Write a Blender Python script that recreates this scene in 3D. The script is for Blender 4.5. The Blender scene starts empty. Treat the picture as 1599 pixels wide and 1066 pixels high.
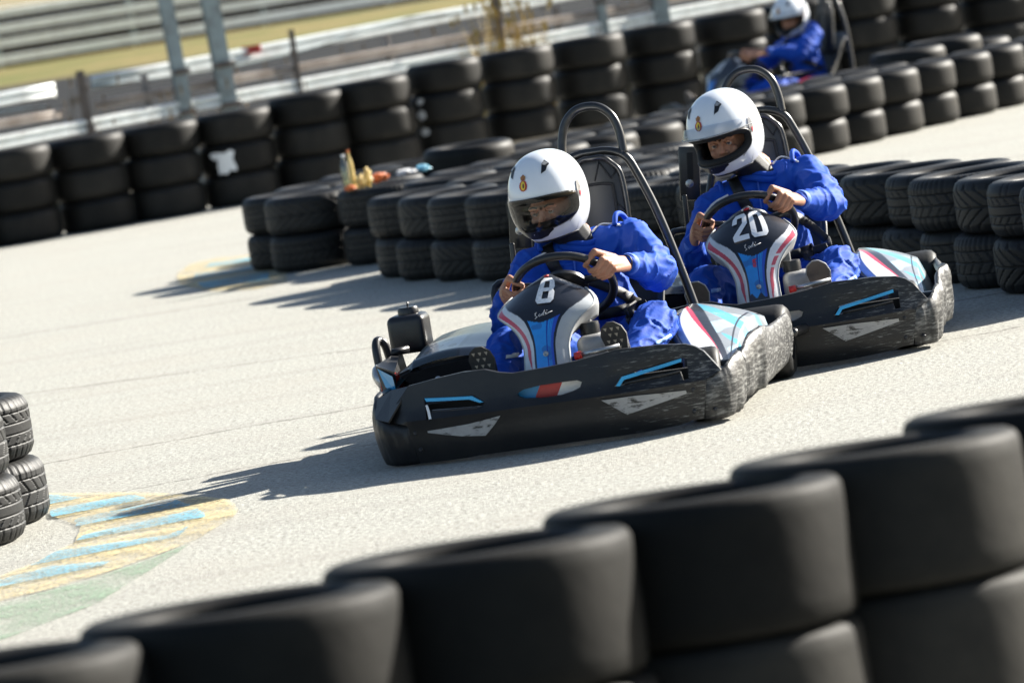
import bpy, bmesh, math, random
from math import *
from mathutils import Vector, Matrix, noise
from mathutils.bvhtree import BVHTree
random.seed(7)
S = bpy.context.scene
COL = S.collection
# ---------------- camera, world, sun, exposure ----------------
cd = bpy.data.cameras.new("camera"); cam = bpy.data.objects.new("camera", cd); COL.objects.link(cam)
cd.sensor_width = 36; cd.lens = 7300/1599*36; cd.clip_end = 3000; cd.clip_start = .5
pitch = atan(578/7300)
cam.matrix_world = Matrix.Translation((0, 0, 1.685)) @ Matrix.Rotation(pi/2-pitch, 4, 'X') @ Matrix.Rotation(radians(-9), 4, 'Z')
cd.dof.use_dof = True; cd.dof.focus_distance = 17.4; cd.dof.aperture_fstop = 4.0
S.camera = cam
SUN = Vector((1.72, 1.08, 1.03)).normalized()
w = bpy.data.worlds.new("World"); S.world = w; w.use_nodes = True
nt = w.node_tree; bg = nt.nodes['Background']; sky = nt.nodes.new('ShaderNodeTexSky')
sky.sky_type = 'NISHITA'; sky.sun_disc = False; sky.sun_elevation = asin(SUN.z); sky.sun_rotation = atan2(SUN.x, SUN.y)
nt.links.new(sky.outputs[0], bg.inputs[0]); bg.inputs[1].default_value = .05
sl = bpy.data.lights.new("sun", 'SUN'); sl.energy = 5; sl.angle = radians(.5); sl.color = (1, .95, .86)
so = bpy.data.objects.new("sun", sl); COL.objects.link(so)
so.rotation_euler = SUN.to_track_quat('Z', 'Y').to_euler(); so.location = (5, 5, 20)
S.view_settings.view_transform = 'Standard'; S.view_settings.look = 'None'
S.view_settings.exposure = 1.70; S.view_settings.gamma = 1
S.render.resolution_x = 1024; S.render.resolution_y = 682

# ---------------- helpers ----------------
def tag(o, label=None, cat=None, group=None, kind=None):
    if label: o['label'] = label
    if cat: o['category'] = cat
    if group: o['group'] = group
    if kind: o['kind'] = kind
    return o
def empty(name, loc=(0, 0, 0), rz=0, label=None, cat=None, group=None):
    o = bpy.data.objects.new(name, None); COL.objects.link(o); o.empty_display_size = .2
    o.location = loc; o.rotation_euler = (0, 0, rz)
    return tag(o, label, cat, group)
def link(name, me, mat=None, parent=None, smooth=True, auto=None):
    o = bpy.data.objects.new(name, me); COL.objects.link(o)
    if mat:
        for m in (mat if isinstance(mat, (list, tuple)) else [mat]): me.materials.append(m)
    if parent: o.parent = parent
    if smooth:
        for p in me.polygons: p.use_smooth = True
    if auto:
        me.set_sharp_from_angle(angle=radians(auto))
    return o
def mesh(name, verts, faces, mat=None, parent=None, smooth=True, auto=None):
    me = bpy.data.meshes.new(name); me.from_pydata([tuple(v) for v in verts], [], faces); me.update()
    return link(name, me, mat, parent, smooth, auto)
def from_bm(name, bm, mat=None, parent=None, smooth=True, auto=None):
    me = bpy.data.meshes.new(name); bm.to_mesh(me); bm.free()
    return link(name, me, mat, parent, smooth, auto)
def evaluated(o):
    dg = bpy.context.evaluated_depsgraph_get(); dg.update()
    me = bpy.data.meshes.new_from_object(o.evaluated_get(dg))
    old = o.data; o.modifiers.clear(); o.data = me
    return o
def fixn(bm):
    bmesh.ops.recalc_face_normals(bm, faces=bm.faces)
def box_bm(bm, c, s, M=None, bev=0):
    r = bmesh.ops.create_cube(bm, size=1)
    vs = r['verts']
    for v in vs: v.co = Vector((v.co.x*s[0], v.co.y*s[1], v.co.z*s[2]))
    if bev:
        es = list({e for v in vs for e in v.link_edges})
        rr = bmesh.ops.bevel(bm, geom=es, offset=bev, segments=3, profile=.5, affect='EDGES')
        vs = list({v for f in rr['faces'] for v in f.verts} | {v for v in vs if v.is_valid})
    for v in vs:
        p = v.co.copy()
        if M: p = M @ p
        v.co = p + Vector(c)
def boxo(name, c, s, mat, parent, bev=.004, M=None):
    bm = bmesh.new(); box_bm(bm, c, s, M, bev); return from_bm(name, bm, mat, parent, True, 40)
def catmull(P, n=8):
    P = [Vector(p) for p in P]; out = []
    for i in range(len(P)-1):
        a = P[max(i-1, 0)]; b = P[i]; c = P[i+1]; d = P[min(i+2, len(P)-1)]
        for k in range(n):
            t = k/n
            out.append(.5*((2*b)+(c-a)*t+(2*a-5*b+4*c-d)*t*t+(3*b-a-3*c+d)*t**3))
    out.append(P[-1]); return out
def tube_bm(bm, pts, r, seg=10, closed=False):
    pts = [Vector(p) for p in pts]; n = len(pts); rings = []
    up = None
    for i, p in enumerate(pts):
        if closed: t = (pts[(i+1) % n]-pts[i-1]).normalized()
        else: t = (pts[min(i+1, n-1)]-pts[max(i-1, 0)]).normalized()
        if up is None:
            up = t.orthogonal().normalized()
        up = (up - t*up.dot(t)).normalized()
        sd = t.cross(up)
        rr = r(i/(n-1)) if callable(r) else r
        rings.append([bm.verts.new(p+(up*cos(2*pi*k/seg)+sd*sin(2*pi*k/seg))*rr) for k in range(seg)])
    m = n if closed else n-1
    for i in range(m):
        A = rings[i]; B = rings[(i+1) % n]
        for k in range(seg): bm.faces.new((A[k], A[(k+1) % seg], B[(k+1) % seg], B[k]))
    if not closed:
        bm.faces.new(rings[0][::-1]); bm.faces.new(rings[-1])
def tube(name, pts, r, mat, parent=None, seg=10, closed=False):
    bm = bmesh.new(); tube_bm(bm, pts, r, seg, closed); fixn(bm); return from_bm(name, bm, mat, parent)
def lathe(name, prof, mat, parent=None, seg=32, M=None):
    V = []; F = []; n = len(prof)
    for k in range(seg):
        a = 2*pi*k/seg
        for r_, z in prof: V.append(Vector((r_*cos(a), r_*sin(a), z)))
    for k in range(seg):
        for i in range(n-1):
            a = k*n+i; b = ((k+1) % seg)*n+i; F.append((a, b, b+1, a+1))
    if M: V = [M @ v for v in V]
    return mesh(name, V, F, mat, parent, True, 50)
def hull_bm(bm, pts):
    vs = [bm.verts.new(p) for p in pts]
    r = bmesh.ops.convex_hull(bm, input=vs)
    dead = list({g for g in r['geom_interior']+r['geom_unused'] if isinstance(g, bmesh.types.BMVert)})
    if dead: bmesh.ops.delete(bm, geom=dead, context='VERTS')
_ico = bmesh.new(); bmesh.ops.create_icosphere(_ico, subdivisions=2, radius=1); ICO = [v.co.copy() for v in _ico.verts]; _ico.free()
def caps_bm(bm, segs):
    for s in segs:
        p0, r0, p1, r1 = s[:4]; p0 = Vector(p0); p1 = Vector(p1)
        def e(r): return Vector(r) if isinstance(r, (tuple, list)) else Vector((r, r, r))
        M = s[4] if len(s) > 4 else None
        pts = []
        for p, r in ((p0, e(r0)), (p1, e(r1))):
            for d in ICO:
                q = Vector((d.x*r.x, d.y*r.y, d.z*r.z))
                if M: q = M @ q
                pts.append(p+q)
        hull_bm(bm, pts)
def blob(name, segs, mat, parent, vox=.006, smooth=3, disp=None):
    bm = bmesh.new(); caps_bm(bm, segs); fixn(bm)
    o = from_bm(name, bm, None, None)
    m = o.modifiers.new('r', 'REMESH'); m.mode = 'VOXEL'; m.voxel_size = vox
    if smooth:
        s = o.modifiers.new('s', 'SMOOTH'); s.factor = .5; s.iterations = smooth
    evaluated(o)
    if disp:
        ns = [v.normal.copy() for v in o.data.vertices]
        for v, n in zip(o.data.vertices, ns): v.co += n*disp(v.co)
        o.data.update()
    o.data.materials.clear()
    for mm in (mat if isinstance(mat, (list, tuple)) else [mat]): o.data.materials.append(mm)
    for p in o.data.polygons: p.use_smooth = True
    if parent: o.parent = parent
    return o
def copy_tree(o, parent=None):
    c = o.copy(); COL.objects.link(c); c.parent = parent
    for ch in [x for x in ALL() if x.parent == o]: copy_tree(ch, c)
    return c
def ALL(): return list(bpy.data.objects)
def sstep(a, b, x):
    t = max(0, min(1, (x-a)/(b-a))); return t*t*(3-2*t)
def lerp(a, b, t): return a+(b-a)*t
def interp(tab, x):
    if x <= tab[0][0]: return tab[0][1]
    for (a, va), (b, vb) in zip(tab, tab[1:]):
        if x <= b:
            t = (x-a)/(b-a); return va+(vb-va)*t
    return tab[-1][1]

# ---------------- materials ----------------
MATS = {}
def mat(name, c, rough=.5, metal=0, var=0, vscale=8, bump=0, bscale=60, spec=.5, attr=False, c2=None, coat=0, stretch=None, dirt=None, trans=0, sheen=0):
    m = bpy.data.materials.new(name); m.use_nodes = True; t = m.node_tree; N = t.nodes; L = t.links
    b = N['Principled BSDF']; b.inputs['Roughness'].default_value = rough; b.inputs['Metallic'].default_value = metal
    b.inputs['Specular IOR Level'].default_value = spec; b.inputs['Coat Weight'].default_value = coat
    if sheen: b.inputs['Sheen Weight'].default_value = sheen
    tc = N.new('ShaderNodeTexCoord'); mp = N.new('ShaderNodeMapping'); L.new(tc.outputs['Object'], mp.inputs[0])
    if stretch: mp.inputs['Scale'].default_value = stretch
    col = None
    if attr:
        a = N.new('ShaderNodeAttribute'); a.attribute_name = 'Col'; col = a.outputs['Color']
    else:
        rgb = N.new('ShaderNodeRGB'); rgb.outputs[0].default_value = (*c, 1); col = rgb.outputs[0]
    if var:
        n = N.new('ShaderNodeTexNoise'); n.inputs['Scale'].default_value = vscale; n.inputs['Detail'].default_value = 6; n.inputs['Roughness'].default_value = .65
        L.new(mp.outputs[0], n.inputs['Vector'])
        mx = N.new('ShaderNodeMix'); mx.data_type = 'RGBA'; mx.blend_type = 'MIX'
        L.new(col, mx.inputs[6])
        if c2: mx.inputs[7].default_value = (*c2, 1)
        else:
            ml = N.new('ShaderNodeMix'); ml.data_type = 'RGBA'; ml.blend_type = 'MULTIPLY'; ml.inputs[0].default_value = 1
            L.new(col, ml.inputs[6]); ml.inputs[7].default_value = (.45, .45, .45, 1); L.new(ml.outputs[2], mx.inputs[7])
        rp = N.new('ShaderNodeMapRange'); rp.inputs[1].default_value = .42; rp.inputs[2].default_value = .68; rp.inputs[3].default_value = 0; rp.inputs[4].default_value = var
        L.new(n.outputs[0], rp.inputs[0]); L.new(rp.outputs[0], mx.inputs[0]); col = mx.outputs[2]
    if dirt:   # (colour, scale, stretch, threshold lo, hi, x-bias)  scratches / scuffs
        dc, dsc, dst, lo, hi, bias = dirt
        mp2 = N.new('ShaderNodeMapping'); L.new(tc.outputs['Object'], mp2.inputs[0]); mp2.inputs['Scale'].default_value = dst; mp2.inputs['Rotation'].default_value = (0, .12, 0)
        n2 = N.new('ShaderNodeTexNoise'); n2.inputs['Scale'].default_value = dsc; n2.inputs['Detail'].default_value = 8; n2.inputs['Roughness'].default_value = .7; n2.inputs['Distortion'].default_value = .3
        L.new(mp2.outputs[0], n2.inputs['Vector'])
        add = n2.outputs[0]
        if bias:
            sx = N.new('ShaderNodeSeparateXYZ'); L.new(tc.outputs['Object'], sx.inputs[0])
            r1 = N.new('ShaderNodeMapRange'); r1.inputs[1].default_value = bias[0]; r1.inputs[2].default_value = bias[1]; r1.inputs[3].default_value = -bias[2]; r1.inputs[4].default_value = bias[2]*.5
            L.new(sx.outputs[0], r1.inputs[0])
            ad = N.new('ShaderNodeMath'); L.new(add, ad.inputs[0]); L.new(r1.outputs[0], ad.inputs[1]); add = ad.outputs[0]
        r2 = N.new('ShaderNodeMapRange'); r2.inputs[1].default_value = lo; r2.inputs[2].default_value = hi; L.new(add, r2.inputs[0])
        m2 = N.new('ShaderNodeMix'); m2.data_type = 'RGBA'; L.new(col, m2.inputs[6]); m2.inputs[7].default_value = (*dc, 1); L.new(r2.outputs[0], m2.inputs[0]); col = m2.outputs[2]
    if name.startswith('rubber'):
        oi = N.new('ShaderNodeObjectInfo'); rr_ = N.new('ShaderNodeMapRange'); rr_.inputs[3].default_value = .55; rr_.inputs[4].default_value = 1.3; L.new(oi.outputs['Random'], rr_.inputs[0])
        vm = N.new('ShaderNodeVectorMath'); vm.operation = 'SCALE'; L.new(col, vm.inputs[0]); L.new(rr_.outputs[0], vm.inputs[3]); col = vm.outputs[0]
    L.new(col, b.inputs['Base Color'])
    if bump:
        nb = N.new('ShaderNodeTexNoise'); nb.inputs['Scale'].default_value = bscale; nb.inputs['Detail'].default_value = 5
        L.new(mp.outputs[0], nb.inputs['Vector'])
        bp = N.new('ShaderNodeBump'); bp.inputs['Strength'].default_value = 1; bp.inputs['Distance'].default_value = bump
        L.new(nb.outputs[0], bp.inputs['Height']); L.new(bp.outputs[0], b.inputs['Normal'])
    MATS[name] = m; return m
RUB = mat('rubber_smooth', (.011, .0105, .0095), .55, 0, .8, 5, .0012, 45, .18, c2=(.022, .020, .017))
RUBT = mat('rubber_treaded', (.008, .008, .008), .55, 0, .8, 7, .001, 60, .28, c2=(.018, .018, .017))
RUBG = mat('rubber_grey', (.019, .019, .0185), .55, 0, .8, 14, .001, 60, .3, c2=(.012, .012, .012), dirt=((.12, .115, .10), 12, (3, 3, 20), .66, .78, None))
BLK = mat('black_plastic', (.008, .0085, .010), .40, 0, .5, 9, .0006, 70, .4, c2=(.018, .018, .018), dirt=((.26, .26, .25), 26, (.55, 1.5, 6), .58, .74, (-.3, .60, .16)))
BLKS = mat('black_plastic_scuffed', (.018, .018, .019), .45, 0, .6, 9, .002, 40, .4, c2=(.07, .07, .07), dirt=((.30, .30, .285), 20, (.9, .9, 5), .48, .72, None))
BLKC = mat('black_plastic_clean', (.012, .012, .014), .35, 0, .4, 12, .0004, 90, .5, c2=(.03, .03, .03), dirt=((.12, .12, .12), 30, (1, 1, 3), .66, .8, None))
DARK = mat('matt_black', (.006, .006, .006), .8)
STEEL = mat('black_tube', (.02, .02, .021), .28, .2, .5, 20, spec=.6, c2=(.05, .045, .04))
CHROME = mat('bare_steel', (.45, .45, .45), .35, .9, .6, 30)
ALU = mat('grey_cast_metal', (.3, .3, .3), .5, .4, .6, 12, .002, 30)
BLUE = mat('blue_suit_cloth', (.006, .060, .40), .7, 0, .4, 14, .003, 24, .22, c2=(.018, .10, .47))
BLUE2 = mat('blue_trim_cloth', (.05, .14, .55), .7)
WHT = mat('white_paint', (.78, .79, .80), .3, 0, .15, 20, coat=.3, c2=(.6, .6, .6))
WHTM = mat('white_cloth', (.7, .7, .7), .8)
HELM = mat('white_helmet_shell', (.76, .79, .83), .16, 0, .10, 16, coat=.6, c2=(.6, .6, .58))
SKIN = mat('skin', (.40, .20, .125), .55, 0, .5, 30, .0008, 140, .3, c2=(.30, .12, .075))
GREYP = mat('grey_inset_plastic', (.34, .34, .34), .5, 0, .5, 20, c2=(.2, .2, .2), dirt=((.02, .02, .02), 16, (1, 1, 3), .54, .62, None))
CYAN = mat('cyan_sticker', (.05, .38, .68), .3, 0, .3, 16, c2=(.03, .25, .55))
RED = mat('red_paint', (.55, .025, .02), .35, 0, .3, 16)
PAINT = mat('printed_panel', (0, 0, 0), .32, 0, .22, 18, .0005, 50, .5, attr=True, coat=.3, dirt=((.30, .30, .29), 26, (1.2, 1.2, 1.2), .70, .82, None))
SEATG = mat('grey_seat_pad', (.018, .019, .02), .5, 0, .5, 20)
GALV = mat('galvanised_steel', (.84, .87, .85), .42, .0, .6, 6, .002, 8, c2=(.5, .5, .47), dirt=((.22, .14, .09), 5, (1, 1, 1), .62, .72, None))
GALVP = mat('galvanised_post', (.34, .40, .40), .6, 0, .8, 5, c2=(.16, .16, .15), dirt=((.22, .10, .05), 4, (1, 1, .6), .60, .68, None))
RUSTY = mat('weathered_brown_rail', (.38, .33, .29), .8, 0, .8, 5, c2=(.17, .13, .10))
BROWN = mat('brown_post', (.16, .13, .11), .8, 0, .7, 9)
EYEW = mat('eye_white', (.32, .29, .27), .3); IRIS = mat('eye_iris', (.035, .02, .012), .15); HAIR = mat('dark_hair', (.02, .014, .01), .7)
LIP = mat('lip', (.36, .13, .10), .5)
SOLE = mat('shoe_sole', (.035, .034, .033), .6, 0, .6, 30); SOLEB = mat('brown_shoe_sole', (.13, .10, .08), .7, 0, .6, 20); SOLEP = mat('sole_lug', (.42, .36, .28), .7)
BELT = mat('black_webbing', (.01, .01, .011), .6, bump=.0005, bscale=300)
CLEAR = bpy.data.materials.new('visor_glass'); CLEAR.use_nodes = True
def _glass(m, tint, gl=.06, rough=.03):
    t = m.node_tree; N = t.nodes; N.clear(); o = N.new('ShaderNodeOutputMaterial')
    tr = N.new('ShaderNodeBsdfTransparent'); tr.inputs[0].default_value = (*tint, 1)
    g = N.new('ShaderNodeBsdfGlossy'); g.inputs['Roughness'].default_value = rough
    fr = N.new('ShaderNodeFresnel'); fr.inputs[0].default_value = 1.45
    ad = N.new('ShaderNodeMath'); ad.inputs[1].default_value = gl; t.links.new(fr.outputs[0], ad.inputs[0])
    mx = N.new('ShaderNodeMixShader'); t.links.new(ad.outputs[0], mx.inputs[0]); t.links.new(tr.outputs[0], mx.inputs[1]); t.links.new(g.outputs[0], mx.inputs[2]); t.links.new(mx.outputs[0], o.inputs[0])
_glass(CLEAR, (.90, .91, .92), .0)
BOTTLE = bpy.data.materials.new('bottle_plastic'); BOTTLE.use_nodes = True; _glass(BOTTLE, (.75, .8, .55), .12, .1)
def setcol(me, f):
    ca = me.color_attributes.new('Col', 'FLOAT_COLOR', 'POINT')
    for i, v in enumerate(me.vertices): ca.data[i].color = (*f(i, v.co), 1)

# ---------------- ground ----------------
def gz(x, y):
    z = 0
    if y > 50: z += .85*sstep(58, 100, y) + .025*min(12, max(0, y-100))
    z += .20*sstep(1.7, .9, hypot(x-2.6, (y-38.0)))
    return z
def ground():
    xs = [-900, -400, -150, -60, -30, -15]+[-8+i*.5 for i in range(41)]+[20, 40, 80, 200, 500, 900]
    ys = [-100, -20, 0, 5]+[8+i*.5 for i in range(84)]+[50+i*3 for i in range(30)]+[150, 160, 200, 400]
    V = []; F = []
    for y in ys:
        for x in xs: V.append((x, y, gz(x, y) if y < 145 else gz(x, 145)))
    nx = len(xs)
    for j in range(len(ys)-1):
        for i in range(nx-1): a = j*nx+i; F.append((a, a+1, a+nx+1, a+nx))
    m = bpy.data.materials.new('track_asphalt'); m.use_nodes = True; t = m.node_tree; N = t.nodes; L = t.links; b = N['Principled BSDF']
    b.inputs['Roughness'].default_value = .85; b.inputs['Specular IOR Level'].default_value = .2
    tc = N.new('ShaderNodeTexCoord'); sx = N.new('ShaderNodeSeparateXYZ'); L.new(tc.outputs['Object'], sx.inputs[0])
    def math_(op, a, bb=None, cc=None):
        n = N.new('ShaderNodeMath'); n.operation = op
        for k, v in enumerate((a, bb, cc)):
            if v is None: continue
            if isinstance(v, (int, float)): n.inputs[k].default_value = v
            else: L.new(v, n.inputs[k])
        return n.outputs[0]
    def noi(s, d=4, r=.6, dist=0):
        n = N.new('ShaderNodeTexNoise'); n.inputs['Scale'].default_value = s; n.inputs['Detail'].default_value = d; n.inputs['Roughness'].default_value = r; n.inputs['Distortion'].default_value = dist
        L.new(tc.outputs['Object'], n.inputs['Vector']); return n.outputs[0]
    def rng(v, a, b_, c=0, d=1):
        n = N.new('ShaderNodeMapRange'); n.inputs[1].default_value = a; n.inputs[2].default_value = b_; n.inputs[3].default_value = c; n.inputs[4].default_value = d; L.new(v, n.inputs[0]); return n.outputs[0]
    def mix(f, a, b_):
        n = N.new('ShaderNodeMix'); n.data_type = 'RGBA'
        if isinstance(f, (int, float)): n.inputs[0].default_value = f
        else: L.new(f, n.inputs[0])
        for k, v in ((6, a), (7, b_)):
            if isinstance(v, tuple): n.inputs[k].default_value = (*v, 1)
            else: L.new(v, n.inputs[k])
        return n.outputs[2]
    g1 = noi(48, 5, .8); g2 = noi(1.3, 5, .6); g3 = noi(120, 3, .7)
    base = mix(rng(g1, .40, .60), (.22, .216, .19), (.505, .50, .45))
    base = mix(rng(g3, .56, .70, 0, .55), base, (.15, .135, .12))
    base = mix(rng(g3, .44, .32, 0, .5), base, (.68, .66, .60))
    base = mix(rng(g2, .45, .7, 0, .35), base, (.36, .335, .29))
    mps = N.new('ShaderNodeMapping'); mps.inputs['Scale'].default_value = (.35, 2.2, 1); mps.inputs['Rotation'].default_value = (0, 0, -.25); L.new(tc.outputs['Object'], mps.inputs[0])
    ns_ = N.new('ShaderNodeTexNoise'); ns_.inputs['Scale'].default_value = 1.6; ns_.inputs['Detail'].default_value = 6; L.new(mps.outputs[0], ns_.inputs['Vector'])
    base = mix(rng(ns_.outputs[0], .50, .72, 0, .38), base, (.27, .255, .23))
    # thin cracks / paving seams
    wob = noi(2.2, 5, .7)
    for (k, c0, wd) in ((.223, 19.29, .012), (-.32, 22.04, .010), (.02, 27.5, .012), (.25, 17.6, .006)):
        d = math_('ABSOLUTE', math_('ADD', math_('SUBTRACT', sx.outputs[1], math_('MULTIPLY_ADD', sx.outputs[0], k, c0)), math_('MULTIPLY', math_('SUBTRACT', wob, .5), .35)))
        msk = math_('MULTIPLY', rng(d, wd, wd*2.6, 1, 0), rng(g1, .44, .52, 0, .85))
        base = mix(msk, base, (.10, .09, .08))
    # beyond the tyre wall: brown scrub dirt, dark race track, grass verge
    n4 = noi(.8, 6, .7); n5 = noi(6, 5, .7)
    yy = math_('ADD', sx.outputs[1], math_('MULTIPLY', math_('SUBTRACT', n4, .5), 1.2))
    dirtc = mix(rng(n5, .35, .65), (.014, .013, .010), (.06, .05, .03))
    base = mix(rng(math_('SUBTRACT', sx.outputs[1], math_('MULTIPLY', sx.outputs[0], .2)), 8.5, 8.4), base, (.03, .032, .018))  # unseen dark ground on camera side, added to cut bounce light onto near tyres
    line = math_('SUBTRACT', yy, math_('MULTIPLY', sx.outputs[0], .55))
    base = mix(rng(line, 43.9, 44.4), base, dirtc)
    base = mix(rng(sx.outputs[1], 58, 60), base, (.009, .0095, .010))
    grass = mix(rng(noi(.35, 6, .7), .4, .62), (.13, .135, .035), (.24, .18, .07))
    base = mix(rng(sx.outputs[1], 98.2, 98.8), base, grass)
    base = mix(rng(sx.outputs[1], 119, 122), base, (.10, .095, .08))
    L.new(base, b.inputs['Base Color'])
    bp = N.new('ShaderNodeBump'); bp.inputs['Strength'].default_value = .9; bp.inputs['Distance'].default_value = .008
    L.new(math_('ADD', g1, math_('MULTIPLY', g3, .5)), bp.inputs['Height']); L.new(bp.outputs[0], b.inputs['Normal'])
    o = mesh('ground', V, F, m, None, True); tag(o, kind='structure', label='pale sunlit asphalt of the kart track running out to the verge')
ground()
def paint_mat(name, c, wear=.5):
    m = bpy.data.materials.new(name); m.use_nodes = True; t = m.node_tree; N = t.nodes; L = t.links; b = N['Principled BSDF']
    b.inputs['Base Color'].default_value = (*c, 1); b.inputs['Roughness'].default_value = .8; b.inputs['Specular IOR Level'].default_value = .2
    tc = N.new('ShaderNodeTexCoord'); n = N.new('ShaderNodeTexNoise'); n.inputs['Scale'].default_value = 70; n.inputs['Detail'].default_value = 6; n.inputs['Roughness'].default_value = .75
    n2 = N.new('ShaderNodeTexNoise'); n2.inputs['Scale'].default_value = 4; n2.inputs['Detail'].default_value = 3
    L.new(tc.outputs['Object'], n.inputs['Vector']); L.new(tc.outputs['Object'], n2.inputs['Vector'])
    a = N.new('ShaderNodeMath'); a.operation = 'MULTIPLY_ADD'; L.new(n2.outputs[0], a.inputs[0]); a.inputs[1].default_value = .5; L.new(n.outputs[0], a.inputs[2])
    r = N.new('ShaderNodeMapRange'); r.inputs[1].default_value = wear+.38; r.inputs[2].default_value = wear+.12; L.new(a.outputs[0], r.inputs[0]); r.inputs[3].default_value = .08; r.inputs[4].default_value = .92
    L.new(r.outputs[0], b.inputs['Alpha'])
    bp = N.new('ShaderNodeBump'); bp.inputs['Distance'].default_value = .005; L.new(n.outputs[0], bp.inputs['Height']); L.new(bp.outputs[0], b.inputs['Normal'])
    return m
PY = paint_mat('yellow_track_paint', (.68, .56, .31), .46); PB = paint_mat('blue_track_paint', (.17, .47, .64), .47); PG = paint_mat('green_track_paint', (.30, .41, .29), .45)
def flatpoly(name, pts, z, m, parent, rnd=True):
    P = [(x, y) for x, y in pts]
    if rnd:
        q = []
        for i in range(len(P)):
            a = Vector(P[i]); b = Vector(P[(i+1) % len(P)])
            n = max(1, int((b-a).length/.08))
            for k in range(n): q.append(a.lerp(b, k/n)+Vector((noise.noise(Vector((a.x*9+k*.7, a.y*9, z*100))), noise.noise(Vector((a.x*7, k*.9, 5)))))*.012)
        P = q
    bm = bmesh.new(); vs = [bm.verts.new((p[0], p[1], z)) for p in P]; f = bm.faces.new(vs)
    bmesh.ops.triangulate(bm, faces=[f]); fixn(bm)
    for f in bm.faces:
        if f.normal.z < 0: f.normal_flip()
    return from_bm(name, bm, m, parent, False)
g = flatpoly('painted_marking', [(-1.732, 14.274), (-1.683, 14.306), (-1.537, 14.427), (-1.384, 14.614), (-1.249, 14.869), (-1.144, 15.104), (-1.162, 14.926), (-1.268, 14.357), (-1.349, 13.935), (-1.469, 13.644), (-1.595, 13.406), (-1.641, 13.371), (-1.9, 13.2), (-1.9, 14.2)], .003, PG, None); tag(g, kind='structure', label='faded green band painted beside the yellow marking')
g = flatpoly('painted_marking', [(-1.825, 17.547), (-1.629, 17.298), (-1.44, 17.05), (-1.315, 16.826), (-1.154, 16.49), (-1.06, 16.25), (-1.026, 16.007), (-1.01, 15.8), (-1.03, 15.599), (-1.121, 15.171), (-1.25, 14.893), (-1.385, 14.637), (-1.539, 14.45), (-1.686, 14.328), (-1.734, 14.288), (-1.9, 14.2), (-1.9, 14.9), (-1.799, 14.933), (-1.753, 15.016), (-1.666, 15.268), (-1.562, 15.704), (-1.58, 16.171), (-1.721, 16.657), (-1.763, 16.845), (-1.9, 17.1), (-2.0, 17.5)], .006, PY, None); tag(g, kind='structure', label='worn yellow kerb marking at the lower left')
for P in ([(-1.9, 17.45), (-1.81, 17.385), (-1.652, 17.19), (-1.782, 17.123), (-1.9, 17.2)], [(-1.75, 16.809), (-1.453, 16.883), (-1.383, 16.767), (-1.721, 16.657)], [(-1.62, 16.349), (-1.276, 16.51), (-1.205, 16.323), (-1.599, 16.212)],
          [(-1.548, 15.884), (-1.169, 16.034), (-1.127, 15.976), (-1.125, 15.849), (-1.56, 15.741)], [(-1.604, 15.413), (-1.232, 15.469), (-1.16, 15.532), (-1.188, 15.374), (-1.635, 15.229), (-1.662, 15.227)], [(-1.95, 14.9), (-1.745, 14.936), (-1.586, 14.988), (-1.375, 14.977), (-1.404, 14.884), (-1.726, 14.741), (-1.95, 14.7)]):
    cy_ = sum(p[1] for p in P)/len(P); P = [(x, cy_+(y-cy_)*1.0+(.06 if y > cy_+(x-P[0][0])*.3 else -.06)) for x, y in P]
    tag(flatpoly('painted_stripe', P, .010, PB, None), kind='structure', label='blue stripe across the yellow marking')
g = flatpoly('painted_marking', [(-1.45, 32.2), (-1.652, 32.255), (-1.949, 32.608), (-2.118, 32.3), (-2.151, 31.322), (-2.055, 29.997), (-1.782, 28.752), (-1.48, 28.224), (-1.3, 28.5)], .006, PY, None); tag(g, kind='structure', label='yellow marking by the tip of the tyre island')
for P in ([(-1.948, 31.93), (-1.58, 31.889), (-1.563, 31.485), (-1.979, 31.517)], [(-2.001, 30.895), (-1.535, 30.86), (-1.512, 30.332), (-1.981, 30.39)], [(-1.929, 29.821), (-1.469, 29.837), (-1.421, 28.933), (-1.842, 29.129)]):
    tag(flatpoly('painted_stripe', P, .010, PB, None), kind='structure', label='blue stripe in the marking by the tyre island')

# ---------------- tyres ----------------
RUBN = mat('rubber_near', (.016, .0155, .014), .62, 0, .8, 4, .001, 30, .13, c2=(.030, .028, .024))
def tyre_mesh(name, R, t, m, tread=None, seg=64, sharp=False):
    h = t/2
    prof = []   # (r, z) around the outside from bottom bead to top bead, then inside
    ri = R*.64
    out = [(ri, -h*.80), (ri+.012, -h*.90), (ri+.035, -h*.985), (R-.055, -h), (R-.030, -h*.955), (R-.013, -h*.86), (R-.004, -h*.70)]
    if sharp: out = [(ri, -h*.84), (ri+.012, -h*.93), (ri+.035, -h*.99), (R-.06, -h), (R-.022, -h*.985), (R-.008, -h*.93), (R-.001, -h*.84)]
    nt_ = 64 if tread else 6
    prof += out
    for i in range(nt_+1):
        z = -h*.62+1.24*h*i/nt_; prof.append((R-.004*(z/h)**2+.002, z))
    prof += [(r, -z) for r, z in out[::-1]]
    prof += [(ri+.004, h*.70), (R-.05, h*.5), (R-.035, 0), (R-.05, -h*.5), (ri+.004, -h*.70)]
    n = len(prof); V = []; F = []
    for k in range(seg):
        a = 2*pi*k/seg
        for i, (r, z) in enumerate(prof):
            if tread and 3 < i < nt_+11: r = r-.009*tread(a, z/h, R)
            V.append((r*cos(a), r*sin(a), z+h))
    for k in range(seg):
        for i in range(n):
            j = (i+1) % n; a = k*n; b = ((k+1) % seg)*n; F.append((a+i, b+i, b+j, a+j))
    me = bpy.data.meshes.new(name); me.from_pydata(V, [], F); me.materials.append(m)
    for p in me.polygons: p.use_smooth = True
    return me
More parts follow.
